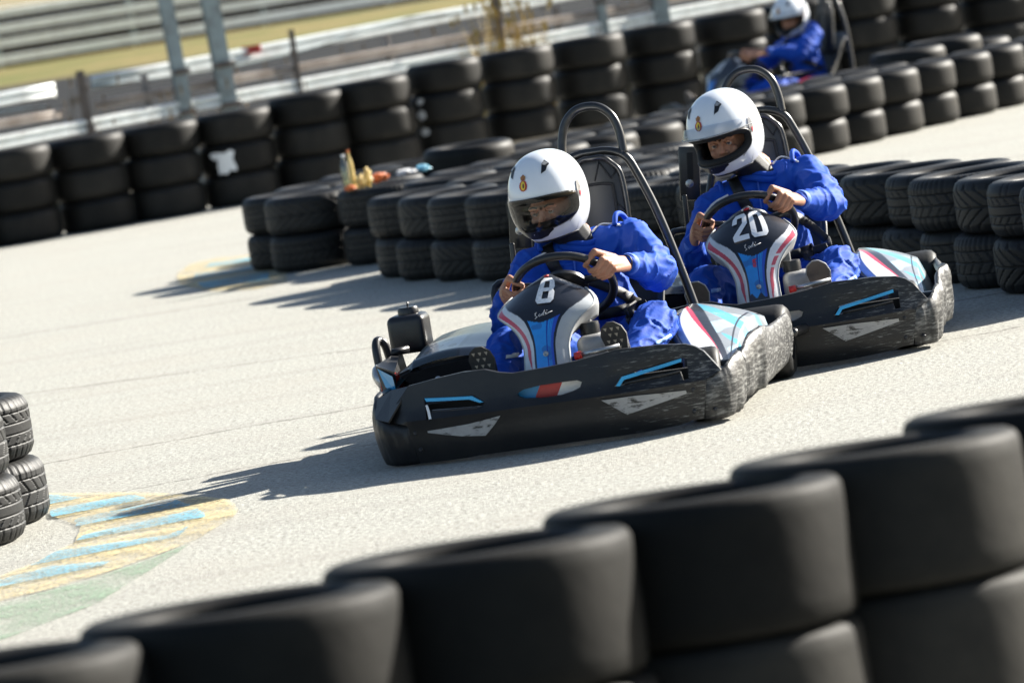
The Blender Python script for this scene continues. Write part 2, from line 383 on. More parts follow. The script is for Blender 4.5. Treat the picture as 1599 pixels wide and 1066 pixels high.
def tr_a(a, z, R):
    for c in (-.5, -.17, .17, .5):
        if abs(z-c) < .022: return 1
    ph = (a*50/(2*pi)+ (z*.9 if abs(z) < .5 else 0)) % 1
    if .22 < abs(z) < .48: return .8 if ((a*36/(2*pi)+abs(z)*2.2) % 1) < .13 else 0
    if abs(z) > .5: return .55 if ph < .12 else 0
    return 0
def tr_b(a, z, R):
    for c in (-.42, 0, .42):
        if abs(z-c) < .022: return 1
    if z > .42: return .6 if ((a*60/(2*pi)) % 1) < .14 else 0
    if z < -.42: return .8 if ((a*44/(2*pi)) % 1) < .12 else 0
    return .8 if ((a*34/(2*pi)+z*1.6*(1 if z > 0 else -1)) % 1) < .13 else 0
def tr_c(a, z, R):
    if abs(z) < .025: return 1
    return .9 if ((a*26/(2*pi)+abs(z)*2.4) % 1) < .13 and abs(z) < .85 else 0
T_BG = tyre_mesh('slick_tyre', .335, .272, RUB)
T_FG = tyre_mesh('slick_tyre', .304, .285, RUBN, None, 128, True)
T_M = tyre_mesh('slick_tyre', .302, .238, RUB)
T_F = [tyre_mesh('treaded_tyre', .302, .238, RUBT, f, 240) for f in (tr_a, tr_b, tr_c)]
T_L = [tyre_mesh('treaded_tyre', .31, .23, RUBG, f, 360) for f in (tr_a, tr_b)]
ORD = ['first', 'second', 'third', 'fourth', 'fifth', 'sixth', 'seventh', 'eighth', 'ninth', 'tenth', 'eleventh', 'twelfth', 'thirteenth', 'fourteenth', 'fifteenth', 'sixteenth', 'seventeenth', 'eighteenth', 'nineteenth', 'twentieth'] + ['twenty-'+s for s in ('first', 'second', 'third', 'fourth', 'fifth', 'sixth', 'seventh', 'eighth', 'ninth')] + ['thirtieth'] + ['thirty-'+s for s in ('first', 'second', 'third', 'fourth', 'fifth', 'sixth', 'seventh', 'eighth', 'ninth')]
def tyre(me, x, y, z, label, group, rz=None, tilt=0):
    o = bpy.data.objects.new('tyre', me); COL.objects.link(o)
    o.location = (x, y, z); o.rotation_euler = (tilt*random.uniform(-1, 1), tilt*random.uniform(-1, 1), random.uniform(0, 6.28) if rz is None else rz)
    return tag(o, label, 'tyre', group)
# near wall, out of focus
for i, (x, y) in enumerate([(-1.52, 8.20), (-1.05, 8.42), (-.58, 8.69), (-.13, 8.98), (.30, 9.29), (.70, 9.62), (1.10, 9.96), (1.50, 10.3)]):
    for k in range(2):
        tyre(T_FG, x+random.uniform(-.01, .01), y+random.uniform(-.01, .01), k*.287+.022, '%s tyre of the %s stack from the left in the blurred near tyre wall' % (('lower', 'upper')[k], ORD[i]), 'smooth tyres of the near wall').rotation_euler = (-.055, .01, 0)
# tall back wall
bgx = [-4.62, -4.0, -3.38, -2.76, -2.12, -1.48, -.87, -.24, .42, 1.10, 1.78, 2.48, 3.13, 3.76, 4.43, 5.10, 5.75]
bgy = [40.1, 40.3, 40.6, 40.85, 41.1, 41.35, 41.6, 42.0, 42.4, 42.85, 43.3, 43.75, 44.2, 44.55, 44.9, 45.3, 45.7]
bgt = {}
for i, (x, y) in enumerate(zip(bgx, bgy)):
    for k in range(3):
        bgt[i, k] = tyre(T_BG, x+random.uniform(-.015, .015), y+random.uniform(-.02, .02), gz(x, y)+interp([(-2.2, 0), (-1.48, .05), (-.87, .08), (-.24, .13), (6, .13)], x)+k*.272, '%s tyre of the %s stack from the left in the tall back wall' % (('bottom', 'middle', 'top')[k], ORD[i]), 'smooth tyres of the tall back wall')
# double row in the middle distance
for i in range(14):
    x, y = .42+.325*i, 30.9+.52*i
    for k in range(2):
        tyre(T_M, x+random.uniform(-.02, .02), y+random.uniform(-.02, .02), gz(x, y)+k*.238, '%s tyre, %s stack from the left along the far track edge' % (('lower', 'upper')[k], ORD[i]), 'smooth tyres of the middle double row')
    xb, yb = x-.55, y+.32
    if i > 0:
        for k in range(2):
            tyre(T_M, xb+random.uniform(-.03, .03), yb+random.uniform(-.03, .03), gz(xb, yb)+k*.238, '%s tyre, %s stack from the left in the hidden rear middle row' % (('lower', 'upper')[k], ORD[i-1]), 'smooth tyres of the middle double row')
    if i == 99:
        tyre(T_M, xb+.1, yb-.05, .476+.003, 'loose tyre lying on top of the double row behind the leading roll bar', 'smooth tyres of the middle double row', tilt=.04)
# island: right-hand curved row, near tip
Rr = [(2.46, 19.1), (2.38, 19.66), (2.27, 20.2), (2.17, 20.75), (2.07, 21.3), (1.93, 21.85), (1.74, 22.4), (1.50, 22.95), (1.24, 23.5), (.96, 24.05), (.66, 24.6), (.38, 25.15), (.14, 25.75), (-.06, 26.3), (-.25, 26.85), (-.40, 27.45)]
for i, (x, y) in enumerate(Rr):
    for k in range(2):
        tyre(T_F[(i*2+k) % 3], x+random.uniform(-.025, .025), y+random.uniform(-.02, .02), k*.238, '%s treaded tyre, %s stack from the right in the curved front row' % (('lower', 'upper')[k], ORD[i]), 'treaded tyres of the curved front row')
Tip = [(-.64, 29.2), (-1.12, 29.65), (-1.29, 30.25)]
for i, (x, y) in enumerate(Tip):
    for k in range(2):
        tyre(T_F[(i+k) % 3], x, y, k*.238, '%s tyre of the %s' % (('lower', 'upper')[k], ('right-hand stack at the tip of the tyre island', 'wide front stack at the tip of the tyre island', 'recessed leftmost stack at the tip of the tyre island')[i]), 'tyres at the island tip')
placed = [Vector(p) for p in Rr+Tip]+[Vector((.42+.325*i, 30.9+.52*i)) for i in range(14)]+[Vector((.42+.325*i-.55, 30.9+.52*i+.32)) for i in range(1, 14)]
inner = []
def inside(x, y):
    left = interp([(25.5, .7), (27.5, 0.05), (28.6, -.25), (29.6, -.7), (30.6, -1.3), (31.6, -1.0), (32.6, -.2)], y)
    right = interp([(24.2, 1.35), (26, 1.25), (28, 1.1), (30, .8), (31, .3), (32.5, .0)], y)
    return left <= x <= right and 24.5 < y < 32.2
yy = 24.9; row = 0
while yy < 32.3:
    xx = -1.9+(row % 2)*.3
    while xx < 1.6:
        q = Vector((xx+random.uniform(-.04, .04), yy+random.uniform(-.04, .04)))
        if inside(q.x, q.y) and hypot(q.x+.09, q.y-30.9) > .5 and all((q-p).length > .57 for p in placed): inner.append(q); placed.append(q)
        xx += .15
    yy += .26; row += 1
inner.sort(key=lambda q: q.y)
for i, q in enumerate(inner):
    for k in range(2):
        tyre(T_M if (i+k) % 2 else T_F[i % 3], q.x, q.y, k*.238, '%s tyre of the %s nearest stack inside the island' % (('lower', 'upper')[k], ORD[min(i, 38)]), 'tyres packed inside the island')
for (x, y, s) in ((-.09, 30.9, 'loose tyre lying flat on top of the island, behind the debris'),):
    tyre(T_M, x, y, .34, s, None, tilt=.03)
# near left pair
for i, (x, y) in enumerate([(-2.075, 16.13), (-2.04, 16.70)]):
    for k in range(2):
        tyre(T_L[(i+k) % 2], x-(.02 if k else 0), y, k*.23, '%s grey treaded tyre of the %s stack at the left edge' % (('lower', 'upper')[k], ('front', 'rear')[i]), 'grey treaded tyres at the left edge', rz=1.1*i+.6*k)
# paint splashes on two back-wall tyres
def splash(parent, ang, zc, pts, m=WHT, R=.3405):
    bm = bmesh.new(); vs = [bm.verts.new((x, y, 0)) for x, y in pts]; f = bm.faces.new(vs); r = bmesh.ops.triangulate(bm, faces=[f])
    bmesh.ops.subdivide_edges(bm, edges=bm.edges, cuts=7, use_grid_fill=True)
    rz = parent.rotation_euler.z
    for v in bm.verts:
        a = -pi/2+ang+v.co.x/R-rz; z = zc+v.co.y; v.co = Vector((R*cos(a), R*sin(a), z))
    fixn(bm)
    for f in bm.faces:
        if f.normal.dot(Vector((f.calc_center_median().x, f.calc_center_median().y, 0))) < 0: f.normal_flip()
    return from_bm('paint_splash', bm, m, parent, True)
splash(bgt[4, 1], -.38, .10, [(-.13, .09), (-.10, .11), (-.02, .105), (.03, .095), (.08, .12), (.12, .10), (.095, .04), (.12, -.03), (.115, -.07), (.06, -.055), (.03, -.09), (-.02, -.075), (-.05, -.09), (-.055, -.02), (-.045, .045), (-.09, .05)])
splash(bgt[7, 1], -.75, .22, [(-.04, 0), (0, .03), (.05, .02), (.03, -.02), (-.02, -.03)])
splash(bgt[7, 1], -.78, .10, [(-.06, 0), (0, .05), (.05, .03), (.06, -.02), (0, -.05)])
splash(bgt[7, 0], -.75, .22, [(-.06, 0), (-.02, .04), (.05, .02), (.05, -.02), (-.02, -.04)])

# ---------------- barriers, posts, weeds ----------------
def fy(x): return 43.5+.85*(x+3)
def beam_prof(h, d): return [(0, -h/2), (-d, -h*.42), (-d, -h*.22), (-d*.2, -h*.08), (-d*.2, h*.08), (-d, h*.22), (-d, h*.42), (0, h/2)]
def rail(name, pts, h, d, m, parent):
    pr = beam_prof(h, d); V = []; F = []; n = len(pr)
    for (x, y, z) in pts:
        for (a, b) in pr: V.append((x, y+a, z+b))
    for i in range(len(pts)-1):
        for k in range(n-1):
            a = i*n+k; F.append((a, a+1, a+n+1, a+n))
    o = mesh(name, V, F, m, parent, True, 40)
    s = o.modifiers.new('s', 'SOLIDIFY'); s.thickness = .006; return o
nb = empty('crash_barrier', (-1, fy(-1), 0), 0, 'pale bent crash barrier of three rails behind the tall tyre wall', 'barrier')
def NBl(P): return [(x+1, fy(x)-fy(-1)+dy, z) for x, z, dy in P]
def dense(a, b, z0, z1, n=26, wob=.012, dy=0): return [(lerp(a, b, i/n), lerp(z0, z1, i/n)+wob*noise.noise(Vector((i*.35, z0*7, 0))), dy) for i in range(n+1)]
rail('rail', NBl(dense(-6, 7, .805, 1.03)), .115, .07, GALV, nb)
rail('rail', NBl(dense(-6, -3.72, .98, 1.01, 8)), .065, .04, RUSTY, nb)
rail('rail', NBl(dense(-3.45, 6, 1.02, 1.16, 20)), .065, .04, RUSTY, nb)
rail('rail', NBl(dense(-6, -3.82, 1.18, 1.215, 8, dy=.7)), .12, .07, GALV, nb)
rail('rail', NBl(dense(-3.50, 6.5, 1.225, 1.42, 22, dy=.7)), .12, .07, GALV, nb)
tube('wire', NBl([(-3.5+.25*i, 1.2-.10*sin(pi*(i % 12)/12)+.012*i, .5) for i in range(30)]), .012, GALVP, nb, 6)
tube('wire', NBl([(-6+.3*i, .98+.13*abs(sin(i*.31)), .4) for i in range(8)]), .012, GALVP, nb, 6)
for sx_ in (-5.1, -3.0, -.75, .95, 3.1): boxo('support_post', (sx_+1, fy(sx_)-fy(-1)+.12, .6), (.07, .05, 1.25), RUSTY, nb, .004)
boxo('red_tape', (NBl([(-2.03, 1.29, .62)])[0]), (.18, .05, .07), RED, nb)
def hpost(x, z1, wd, m, label, group=None, lean=0, dy=-.05, dia=False):
    e = empty('fence_post', (x, fy(x)+dy, 0), .25, label, 'post', group)
    bm = bmesh.new()
    box_bm(bm, (0, -wd*.4, z1/2), (wd, .014, z1)); box_bm(bm, (0, wd*.4, z1/2), (wd, .014, z1)); box_bm(bm, (0, 0, z1/2), (.014, wd*.8-.016, z1))
    o = from_bm('post_section', bm, m, e, False); o.rotation_euler = (0, lean, 0)
    for zb in (.82, min(1.2, z1-.1)): boxo('bracket', (0, 0, zb), (wd*1.25, wd*1.2, .05), BROWN, e, .004)
    return e
G = 'galvanised posts behind the tyre wall'
hpost(-2.66, 2.3, .125, GALVP, 'rusty galvanised post left of the widest post', G, -.02)
hpost(-2.27, 2.4, .155, GALVP, 'wide galvanised post, tallest at the upper left', G, -.02)
hpost(-3.52, 1.36, .07, BROWN, 'short grey post where the top rail is broken', G, -.01)
hpost(-1.63, 1.42, .045, BROWN, 'thin post right of the red tape', G, .01)
hpost(.36, 2.0, .07, BROWN, 'dark post standing in the yellow weeds', G)
hpost(1.41, 2.0, .085, GALVP, 'galvanised post between the weeds and the wide short post', G)
hpost(2.02, 2.0, .15, GALVP, 'wide pale post above the middle of the tyre wall', G)
hpost(-4.9, 2.0, .12, GALVP, 'galvanised post at the far left edge', G)
fb = empty('race_track_barrier', (-5, 122, 0), .62, 'distant pale four-rail barrier beyond the grass verge', 'barrier')
for z, c in ((1.37, GALV), (1.78, GALV), (2.14, GALV), (2.53, GALV)):
    rail('rail', [(x, 0, z+.0012*(x+7)) for x in range(-30, 43, 6)], .20, .11, c, fb)
for i in range(12): boxo('support_post', (-12+i*4, .12, 1.6), (.12, .12, 2.2), GALVP, fb, 0)
bm = bmesh.new(); box_bm(bm, (6, .5, 1.55), (72, .25, 1.85)); from_bm('backing_wall', bm, mat('dark_concrete', (.014, .015, .015), .9, 0, .7, 1.2), fb, False)
# weeds
def blades(name, spots, hmin, hmax, wd, m, label, cat=None, kind=None, bend=.25, org=None):
    V = []; F = []; ox = org or (0, 0, 0)
    for (x, y, z) in spots:
        h = random.uniform(hmin, hmax); a = random.uniform(0, 6.28); b = random.uniform(.05, bend)*h
        dx, dy = cos(a)*b, sin(a)*b; wx, wy = cos(a+1.57)*wd, sin(a+1.57)*wd
        i0 = len(V); n = 4
        for k in range(n+1):
            t = k/n; ww = (1-t*.85)
            cx, cy, cz = x+dx*t*t-ox[0], y+dy*t*t-ox[1], z+h*t*(1-.15*t)-ox[2]
            V += [(cx-wx*ww, cy-wy*ww, cz), (cx+wx*ww, cy+wy*ww, cz)]
        for k in range(n): F.append((i0+2*k, i0+2*k+1, i0+2*k+3, i0+2*k+2))
        if random.random() < .5:   # seed head
            j = len(V); s = wd*1.7; cx, cy, cz = x+dx-ox[0], y+dy-ox[1], z+h*.85-ox[2]
            for dz, ss in ((-.05, .3), (0, 1), (.05, .2)): V += [(cx-s*ss, cy, cz+dz), (cx+s*ss, cy+.01, cz+dz)]
            F += [(j, j+1, j+3, j+2), (j+2, j+3, j+5, j+4)]
    o = mesh(name, V, F, m, None, False); o.location = ox
    return tag(o, label, cat, None, kind)
DRY = mat('dry_grass', (.20, .14, .075), .8, 0, .7, 3, c2=(.09, .065, .035)); YEL = mat('yellow_grass', (.40, .27, .06), .7, 0, .6, 5, c2=(.36, .26, .07)); OLV = mat('olive_scrub', (.035, .035, .016), .8, 0, .6, 3)
sp = []
for i in range(420):
    x = random.uniform(-5.2, 4); y = fy(x)+random.uniform(-.4, 3)
    if noise.noise(Vector((x*1.3, y*.8, 0))) > -.12: sp.append((x, y, gz(x, y)))
blades('dry_weeds', sp, .6, 1.45, .006, DRY, 'thin dry brown weeds growing through the barrier', kind='stuff')
sp = []
for i in range(1500):
    x = random.uniform(-6, 6); y = fy(x)+random.uniform(0, 5); sp.append((x, y, gz(x, y)))
blades('low_scrub', sp, .25, .8, .012, OLV, 'low olive scrub behind the barrier', kind='stuff')
for cx_, n_, lab, hm in ((.22, 46, 'left clump of tall yellow grass leaning on the dark post', 1.75), (.62, 40, 'right clump of tall yellow grass by the dark post', 1.6)):
    blades('yellow_grass_clump', [(random.gauss(cx_, .09), fy(cx_)-.25+random.uniform(-.1, .25), 0) for _ in range(int(n_*1.5))], .9, hm, .012, YEL, lab, 'grass clump', org=(cx_, fy(cx_)-.2, 0))
blades('yellow_grass_clump', [(random.gauss(-2.55, .1), fy(-3.2)+.1, 0) for _ in range(16)], .8, 1.3, .007, DRY, 'brown grass clump at the foot of the wide post', 'grass clump', org=(-2.55, fy(-3.2), 0))
blades('yellow_grass_clump', [(random.gauss(-3.6, .12), fy(-3.6)+.2, 0) for _ in range(16)], .9, 1.6, .008, DRY, 'pale grass clump beside the broken rail', 'grass clump', org=(-3.6, fy(-3.6), 0))
# ---------------- karts ----------------
def panel_f(x, z):      # plan / section curve of the front bumper face
    return .085*abs(x/.56)**3.2+.22*max(0, z-.16)+.30*max(0, .075-z)-.012*exp(-((z-.16)/.02)**2)
def mapped(name, polys, f, off, thick, m, parent, cuts=3, smooth=True):
    bm = bmesh.new()
    for pts in polys:
        vs = [bm.verts.new((x, 0, z)) for x, z in pts]; bm.faces.new(vs)
    bmesh.ops.triangulate(bm, faces=bm.faces)
    if cuts: bmesh.ops.subdivide_edges(bm, edges=bm.edges, cuts=cuts)
    for v in bm.verts: v.co.y = f(v.co.x, v.co.z)+off
    fixn(bm)
    for fc in bm.faces:
        if fc.normal.y > 0: fc.normal_flip()
    if thick:
        r = bmesh.ops.extrude_face_region(bm, geom=list(bm.faces))
        for v in [g for g in r['geom'] if isinstance(g, bmesh.types.BMVert)]: v.co.y -= thick
    fixn(bm)
    return from_bm(name, bm, m, parent, smooth, 35)
def prism(pts, y0, y1):
    bm = bmesh.new(); a = [bm.verts.new((x, y0, z)) for x, z in pts]; b = [bm.verts.new((x, y1, z)) for x, z in pts]; n = len(pts)
    bm.faces.new(a); bm.faces.new(b[::-1])
    for i in range(n): bm.faces.new((a[i], b[i], b[(i+1) % n], a[(i+1) % n]))
    fixn(bm); return from_bm('cutter', bm, None, None, False)
TOP = [(-.53, .15), (-.596, .170), (-.565, .23), (-.511, .286), (-.40, .302), (-.30, .312), (-.22, .311), (-.17, .294), (-.123, .285), (0, .289), (.114, .297), (.19, .306), (.25, .315), (.40, .309), (.486, .297), (.52, .283), (.546, .262), (.597, .188), (.546, .166)]
BOT = [(.516, .030), (.48, .030), (.43, .022), (.3, .016), (0, .018), (-.28, .016), (-.33, .012), (-.44, .010), (-.510, .010)]
SLOTR = [(.236, .192), (.262, .222), (.47, .252), (.486, .246), (.486, .172), (.466, .172), (.462, .214)]
SLOTR = [(.232, .190), (.258, .222), (.468, .252), (.488, .246), (.488, .175), (.468, .175), (.460, .205)]
SLOTL = [(-.456, .240), (-.27, .228), (-.232, .200), (-.245, .186), (-.43, .194), (-.438, .163), (-.452, .163)]
HOLE = [(-.114, .212), (-.09, .224), (-.03, .230), (.06, .231), (.105, .230), (.120, .222), (.112, .205), (.085, .195), (.04, .187), (-.03, .187), (-.09, .193), (-.11, .202)]
def bolt(p, nrm, r, m, parent, name='bolt'):
    q = Vector(nrm).normalized().to_track_quat('Z', 'Y').to_matrix().to_4x4()
    return lathe(name, [(0, .004), (r*.5, .005), (r*.7, .003), (r, .002), (r, -.003)], m, parent, 10, Matrix.Translation(p) @ q)
def band(name, path, m, parent, thick=.01, n=10, dents=0, seed=0, rows=9, lip=.02, cap=True):
    P = catmull([Vector((a, b, c)) for a, b, c, d in path], n); Q = catmull([Vector((a, b, d)) for a, b, c, d in path], n)
    V = []; nr = rows+3; F = []
    for i, (a, b) in enumerate(zip(P, Q)):
        t = (P[min(i+1, len(P)-1)]-P[max(i-1, 0)]); t.z = 0; t.normalize()
        inn = Vector((-t.y, t.x, 0))
        if inn.y < 0 and abs(inn.y) > abs(inn.x): inn = -inn
        if a.x*inn.x > 0 and abs(inn.x) >= abs(inn.y): inn = -inn
        for k in range(rows+1):
            u = k/rows; z = lerp(a.z, b.z, u)
            o = .018*(1-u)**3*1.2+.010*max(0, u-.8)*5*u
            d = dents*(noise.noise(Vector((i*.16+seed, u*1.6, seed)))+.4*noise.noise(Vector((i*.5+seed, u*5, seed))))
            V.append(Vector((a.x, a.y, z))+inn*(o+d))
        V.append(Vector((a.x, a.y, b.z+.004))+inn*(lip*.7)); V.append(Vector((a.x, a.y, b.z-.015))+inn*lip*1.2)
    nr = rows+3
    for i in range(len(P)-1):
        for k in range(nr-1):
            q = i*nr+k; F.append((q, q+1, q+nr+1, q+nr))
    o = mesh(name, V, F, m, parent, True)
    s = o.modifiers.new('s', 'SOLIDIFY'); s.thickness = thick; s.offset = 0
    return evaluated(o)
SURF_T = [(0, (.235, .082, .225)), (.12, (.285, .080, .238)), (.28, (.345, .078, .262)), (.40, (.395, .096, .285)), (.50, (.437, .135, .312)), (.57, (.463, .166, .335)), (.64, (.486, .176, .36)), (.72, (.511, .172, .395)), (.82, (.540, .150, .44)), (.90, (.560, .115, .48)), (.96, (.573, .07, .515)), (1, (.579, .028, .54))]
def fair_pt(s, t, zs=1.0, off=0):
    z, hw, y = [interp([(a, b[j]) for a, b in SURF_T], t) for j in range(3)]
    # soften the table by averaging neighbours
    z2, hw2, y2 = [sum(interp([(a, b[j]) for a, b in SURF_T], max(0, min(1, t+d))) for d in (-.04, -.02, 0, .02, .04))/5 for j in range(3)]
    z, hw, y = z2, hw2, y2
    zt = .27+(z-.27)*zs
    up = sstep(.45, .8, t)
    p = Vector((-.04+hw*s, y+.03*abs(s)**2.6*(1-.4*up)+.02*up*s*s, zt-.035*up*s*s-.004*abs(s)**3))
    if off: p += Vector((0, -.8, .55+.4*up)).normalized()*off
    return p
def make_fairing(kart, num, zs, right_red):
    ns, ntt = 150, 130; V = []; F = []; ST = []
    for j in range(ntt+1):
        for i in range(ns+1):
            s = -1+2*i/ns; t = j/ntt; V.append(fair_pt(s, t, zs)); ST.append((s, t))
    n = ns+1
    for j in range(ntt):
        for i in range(ns): a = j*n+i; F.append((a, a+1, a+n+1, a+n))
    f = mesh('steering_fairing', V, F, PAINT, kart, True)
    NAVY = (.010, .012, .018); SIL = (.40, .42, .43); WH = (.72, .73, .75) if num != 3 else (.05, .055, .06); RD = (.56, .07, .11) if num != 3 else (.03, .03, .04); BL = (.02, .27, .72); BL2 = (.01, .05, .35); DK = (.01, .012, .02)
    def c(i, co):
        s, t = ST[i]; a = abs(s)
        bw = interp([(0, .50), (.3, .50), (.42, .52), (.50, .52), (.56, .58), (.64, .74), (.74, .90), (.85, 1.1), (1, 1.2)], t)
        low = .46+.075*(s/.55)**2 if right_red else .475+.06*((s+.05)/.55)**2
        if t > low and a < bw:
            if abs(a-bw) < .02: return (.06, .06, .07)
            return NAVY
        if a < bw-.05:
            if t < (.13 if right_red else -1) + .02*sin(s*14): return DK
            if a > bw-.10: return DK
            if .10 < s < .15 or .20 < s < .225 or .265 < s < .28: return BL2
            if s > .30: return (.02, .08, .50)
            return BL if noise.noise(co*26) < .22 else (.02, .17, .50)
        if a < bw: return DK
        e0 = interp([(0, .62), (.3, .66), (.5, .78), (.6, .84), (.7, .93), (.8, 1.0)], t)
        if (s < 0 or right_red) and .07 < t < .72:
            wd = interp([(.07, .02), (.2, .17), (.5, .16), (.62, .14), (.68, .06), (.72, 0)], t)
            if e0 < a < e0+wd and not (s > 0 and (abs(t-.44) < .008 or abs(t-.36) < .008)): return RD
        if s > 0 and not right_red: return SIL
        return WH if s > 0 else (.62, .64, .66)
    setcol(f.data, c)
    # side walls behind the front ridge, and the rear of the top
    for sg in (-1, 1):
        V = []; F = []; m_ = 24; r_ = 6
        for j in range(m_+1):
            t = .0+.86*j/m_; p = fair_pt(sg, t, zs)
            dep = interp([(0, .05), (.3, .06), (.45, .11), (.6, .17), (.75, .15), (.86, .08)], t)
            dr = interp([(0, .0), (.3, .01), (.5, .05), (.65, .06), (.86, .02)], t)
            for k in range(r_+1):
                u = k/r_; V.append(p+Vector((-sg*.02*u*u+sg*.004*sin(pi*u), dep*u, -dr*u*u)))
        for j in range(m_):
            for k in range(r_): a = j*(r_+1)+k; F.append((a, a+1, a+r_+2, a+r_+1) if sg < 0 else (a, a+r_+1, a+r_+2, a+1))
        o = mesh('side_wall', V, F, FGREY, f, True); sm = o.modifiers.new('s', 'SOLIDIFY'); sm.thickness = .004
    V = []; F = []
    for i in range(25):
        s = -1+2*i/24
        for k in range(6):
            u = k/5; p = fair_pt(s*.98, 1-.14*abs(s)**1.5, zs); V.append(p+Vector((0, .07*u, -.05*u*u)))
    for i in range(24):
        for k in range(5): a = i*6+k; F.append((a, a+6, a+7, a+1))
    mesh('top_lip', V, F, BLKC, f, True)
    # number
    def inv(txt, size, bold, s0, t0, rot, m, name, sx=1.0, shear=0):
        cu = bpy.data.curves.new(name, 'FONT'); cu.body = txt; cu.size = size; cu.offset = bold; cu.align_x = 'CENTER'; cu.align_y = 'CENTER'; cu.resolution_u = 6; cu.space_character = 1.0
        o = bpy.data.objects.new(name, cu); COL.objects.link(o); dg = bpy.context.evaluated_depsgraph_get(); me = bpy.data.meshes.new_from_object(o.evaluated_get(dg)); bpy.data.objects.remove(o)
        bm = bmesh.new(); bm.from_mesh(me); bmesh.ops.triangulate(bm, faces=bm.faces); bmesh.ops.subdivide_edges(bm, edges=bm.edges, cuts=2)
        for v in bm.verts:
            x = v.co.x*sx+shear*v.co.y; y = v.co.y; xr = x*cos(rot)-y*sin(rot); yr = x*sin(rot)+y*cos(rot)
            hw = .165; v.co = fair_pt(s0+xr/hw, t0+yr/.44, zs, .003)
        fixn(bm); o = from_bm(name, bm, m, f, False)
        return o
    G8 = lambda x0: [[(x0+a, b) for a, b in P] for P in ([(0, .12), (.09, 0), (.21, 0), (.21, 1), (.09, 1), (0, .88), (0, .60), (.05, .5), (0, .40)], [(.64, .12), (.55, 0), (.43, 0), (.43, 1), (.55, 1), (.64, .88), (.64, .60), (.59, .5), (.64, .40)], [(.21, 0), (.43, 0), (.43, .16), (.21, .16)], [(.21, .43), (.43, .43), (.43, .57), (.21, .57)], [(.21, .84), (.43, .84), (.43, 1), (.21, 1)])]
    G0 = lambda x0: [[(x0+a, b) for a, b in P] for P in ([(0, .12), (.09, 0), (.21, 0), (.21, 1), (.09, 1), (0, .88)], [(.64, .12), (.55, 0), (.43, 0), (.43, 1), (.55, 1), (.64, .88)], [(.21, 0), (.43, 0), (.43, .15), (.21, .15)], [(.21, .85), (.43, .85), (.43, 1), (.21, 1)])]
    G2 = lambda x0: [[(x0+a, b) for a, b in P] for P in ([(0, .64), (.20, .64), (.20, .84), (0, .88)], [(0, .88), (.20, .84), (.42, .84), (.62, .88), (.53, 1), (.10, 1)], [(.62, .88), (.42, .84), (.42, .62), (.62, .58)], [(.62, .58), (.42, .62), (0, .18), (.24, .18)], [(0, .18), (0, 0), (.62, 0), (.62, .18)])]
    def glyphs(polys, hgt, s0, t0, rot, m, shear=0):
        bm = bmesh.new(); xs = [a for P in polys for a, b in P]; cx_ = (min(xs)+max(xs))/2
        for P in polys: bm.faces.new([bm.verts.new(((a-cx_+shear*(b-.5))*hgt, (b-.5)*hgt, 0)) for a, b in P])
        bmesh.ops.triangulate(bm, faces=bm.faces); bmesh.ops.subdivide_edges(bm, edges=bm.edges, cuts=6, use_grid_fill=True)
        for v in bm.verts:
            x, y = v.co.x, v.co.y; xr = x*cos(rot)-y*sin(rot); yr = x*sin(rot)+y*cos(rot); v.co = fair_pt(s0+xr/.165, t0+yr/.44*1.25, zs, .005)
        fixn(bm); return from_bm('number_decal', bm, m, f, False)
    if num == 8: glyphs(G8(0), .098, .06, .775, -.02, NUMW, .10)
    elif num == 20: glyphs(G2(0)+G0(.72), .098, .0, .745, .08, WHITE, .02)
    if num == 8: pass
    elif num == 20: pass
    elif num == 88: inv('8', .150, .004, .05, .785, -.02, NUMW, 'number_decal', .85)
    else: inv('11', .11, .006, .0, .71, .06, WHITE, 'number_decal', .9)
    # signature: hand written strokes
    sg_ = [[(-.034, .010), (-.026, .015), (-.034, .004), (-.026, -.004), (-.036, -.008)], [(-.020, 0), (-.014, .005), (-.010, 0), (-.015, -.005), (-.020, 0)], [(-.002, .001), (-.006, -.004), (-.008, .002), (-.002, .004), (.004, .016), (.001, -.004)], [(.010, .004), (.008, -.004), (.018, 0), (.034, .004)], [(.0125, .011), (.014, .012)]]
    if num in (8, 20):
        for st in sg_:
            pts = [fair_pt(.02+x/.165, .535+(y+x*.14)/.44, zs, .0025) for x, y in st]
            tube('signature_decal', pts, .0011, WHITE, f, 5)
    if num == 20:
        inv('SR', .030, .001, .02, .40, 1.45, REDW, 'letter_decal')
        for k, x in enumerate((-.018, -.004, .010)): tube('badge_decal', [fair_pt((x-.02)/.165, .93, zs, .003), fair_pt((x+.006)/.165, .945, zs, .003)], .004, REDW if k else WHITE, f, 5)
    if num == 8: tube('badge_decal', [fair_pt(-.08, .94, zs, .003), fair_pt(.12, .95, zs, .003)], .004, REDW, f, 5)
    p = fair_pt(.05, .20, zs, .004); bolt(p, (0, -.9, .3), .010, CHROME, f, 'screw')
    return f
FGREY = mat('fairing_side_grey', (.40, .41, .41), .5, 0, .4, 14, c2=(.18, .18, .18), dirt=((.5, .5, .5), 30, (1, 1, 1), .62, .8, None))
WHITE = mat('white_decal', (.80, .80, .80), .5)
NUMW = mat('worn_white_decal', (.80, .80, .80), .5, 0, .5, 60, c2=(.25, .26, .28))
REDW = mat('red_decal', (.6, .03, .04), .5)
DEPTH = {}
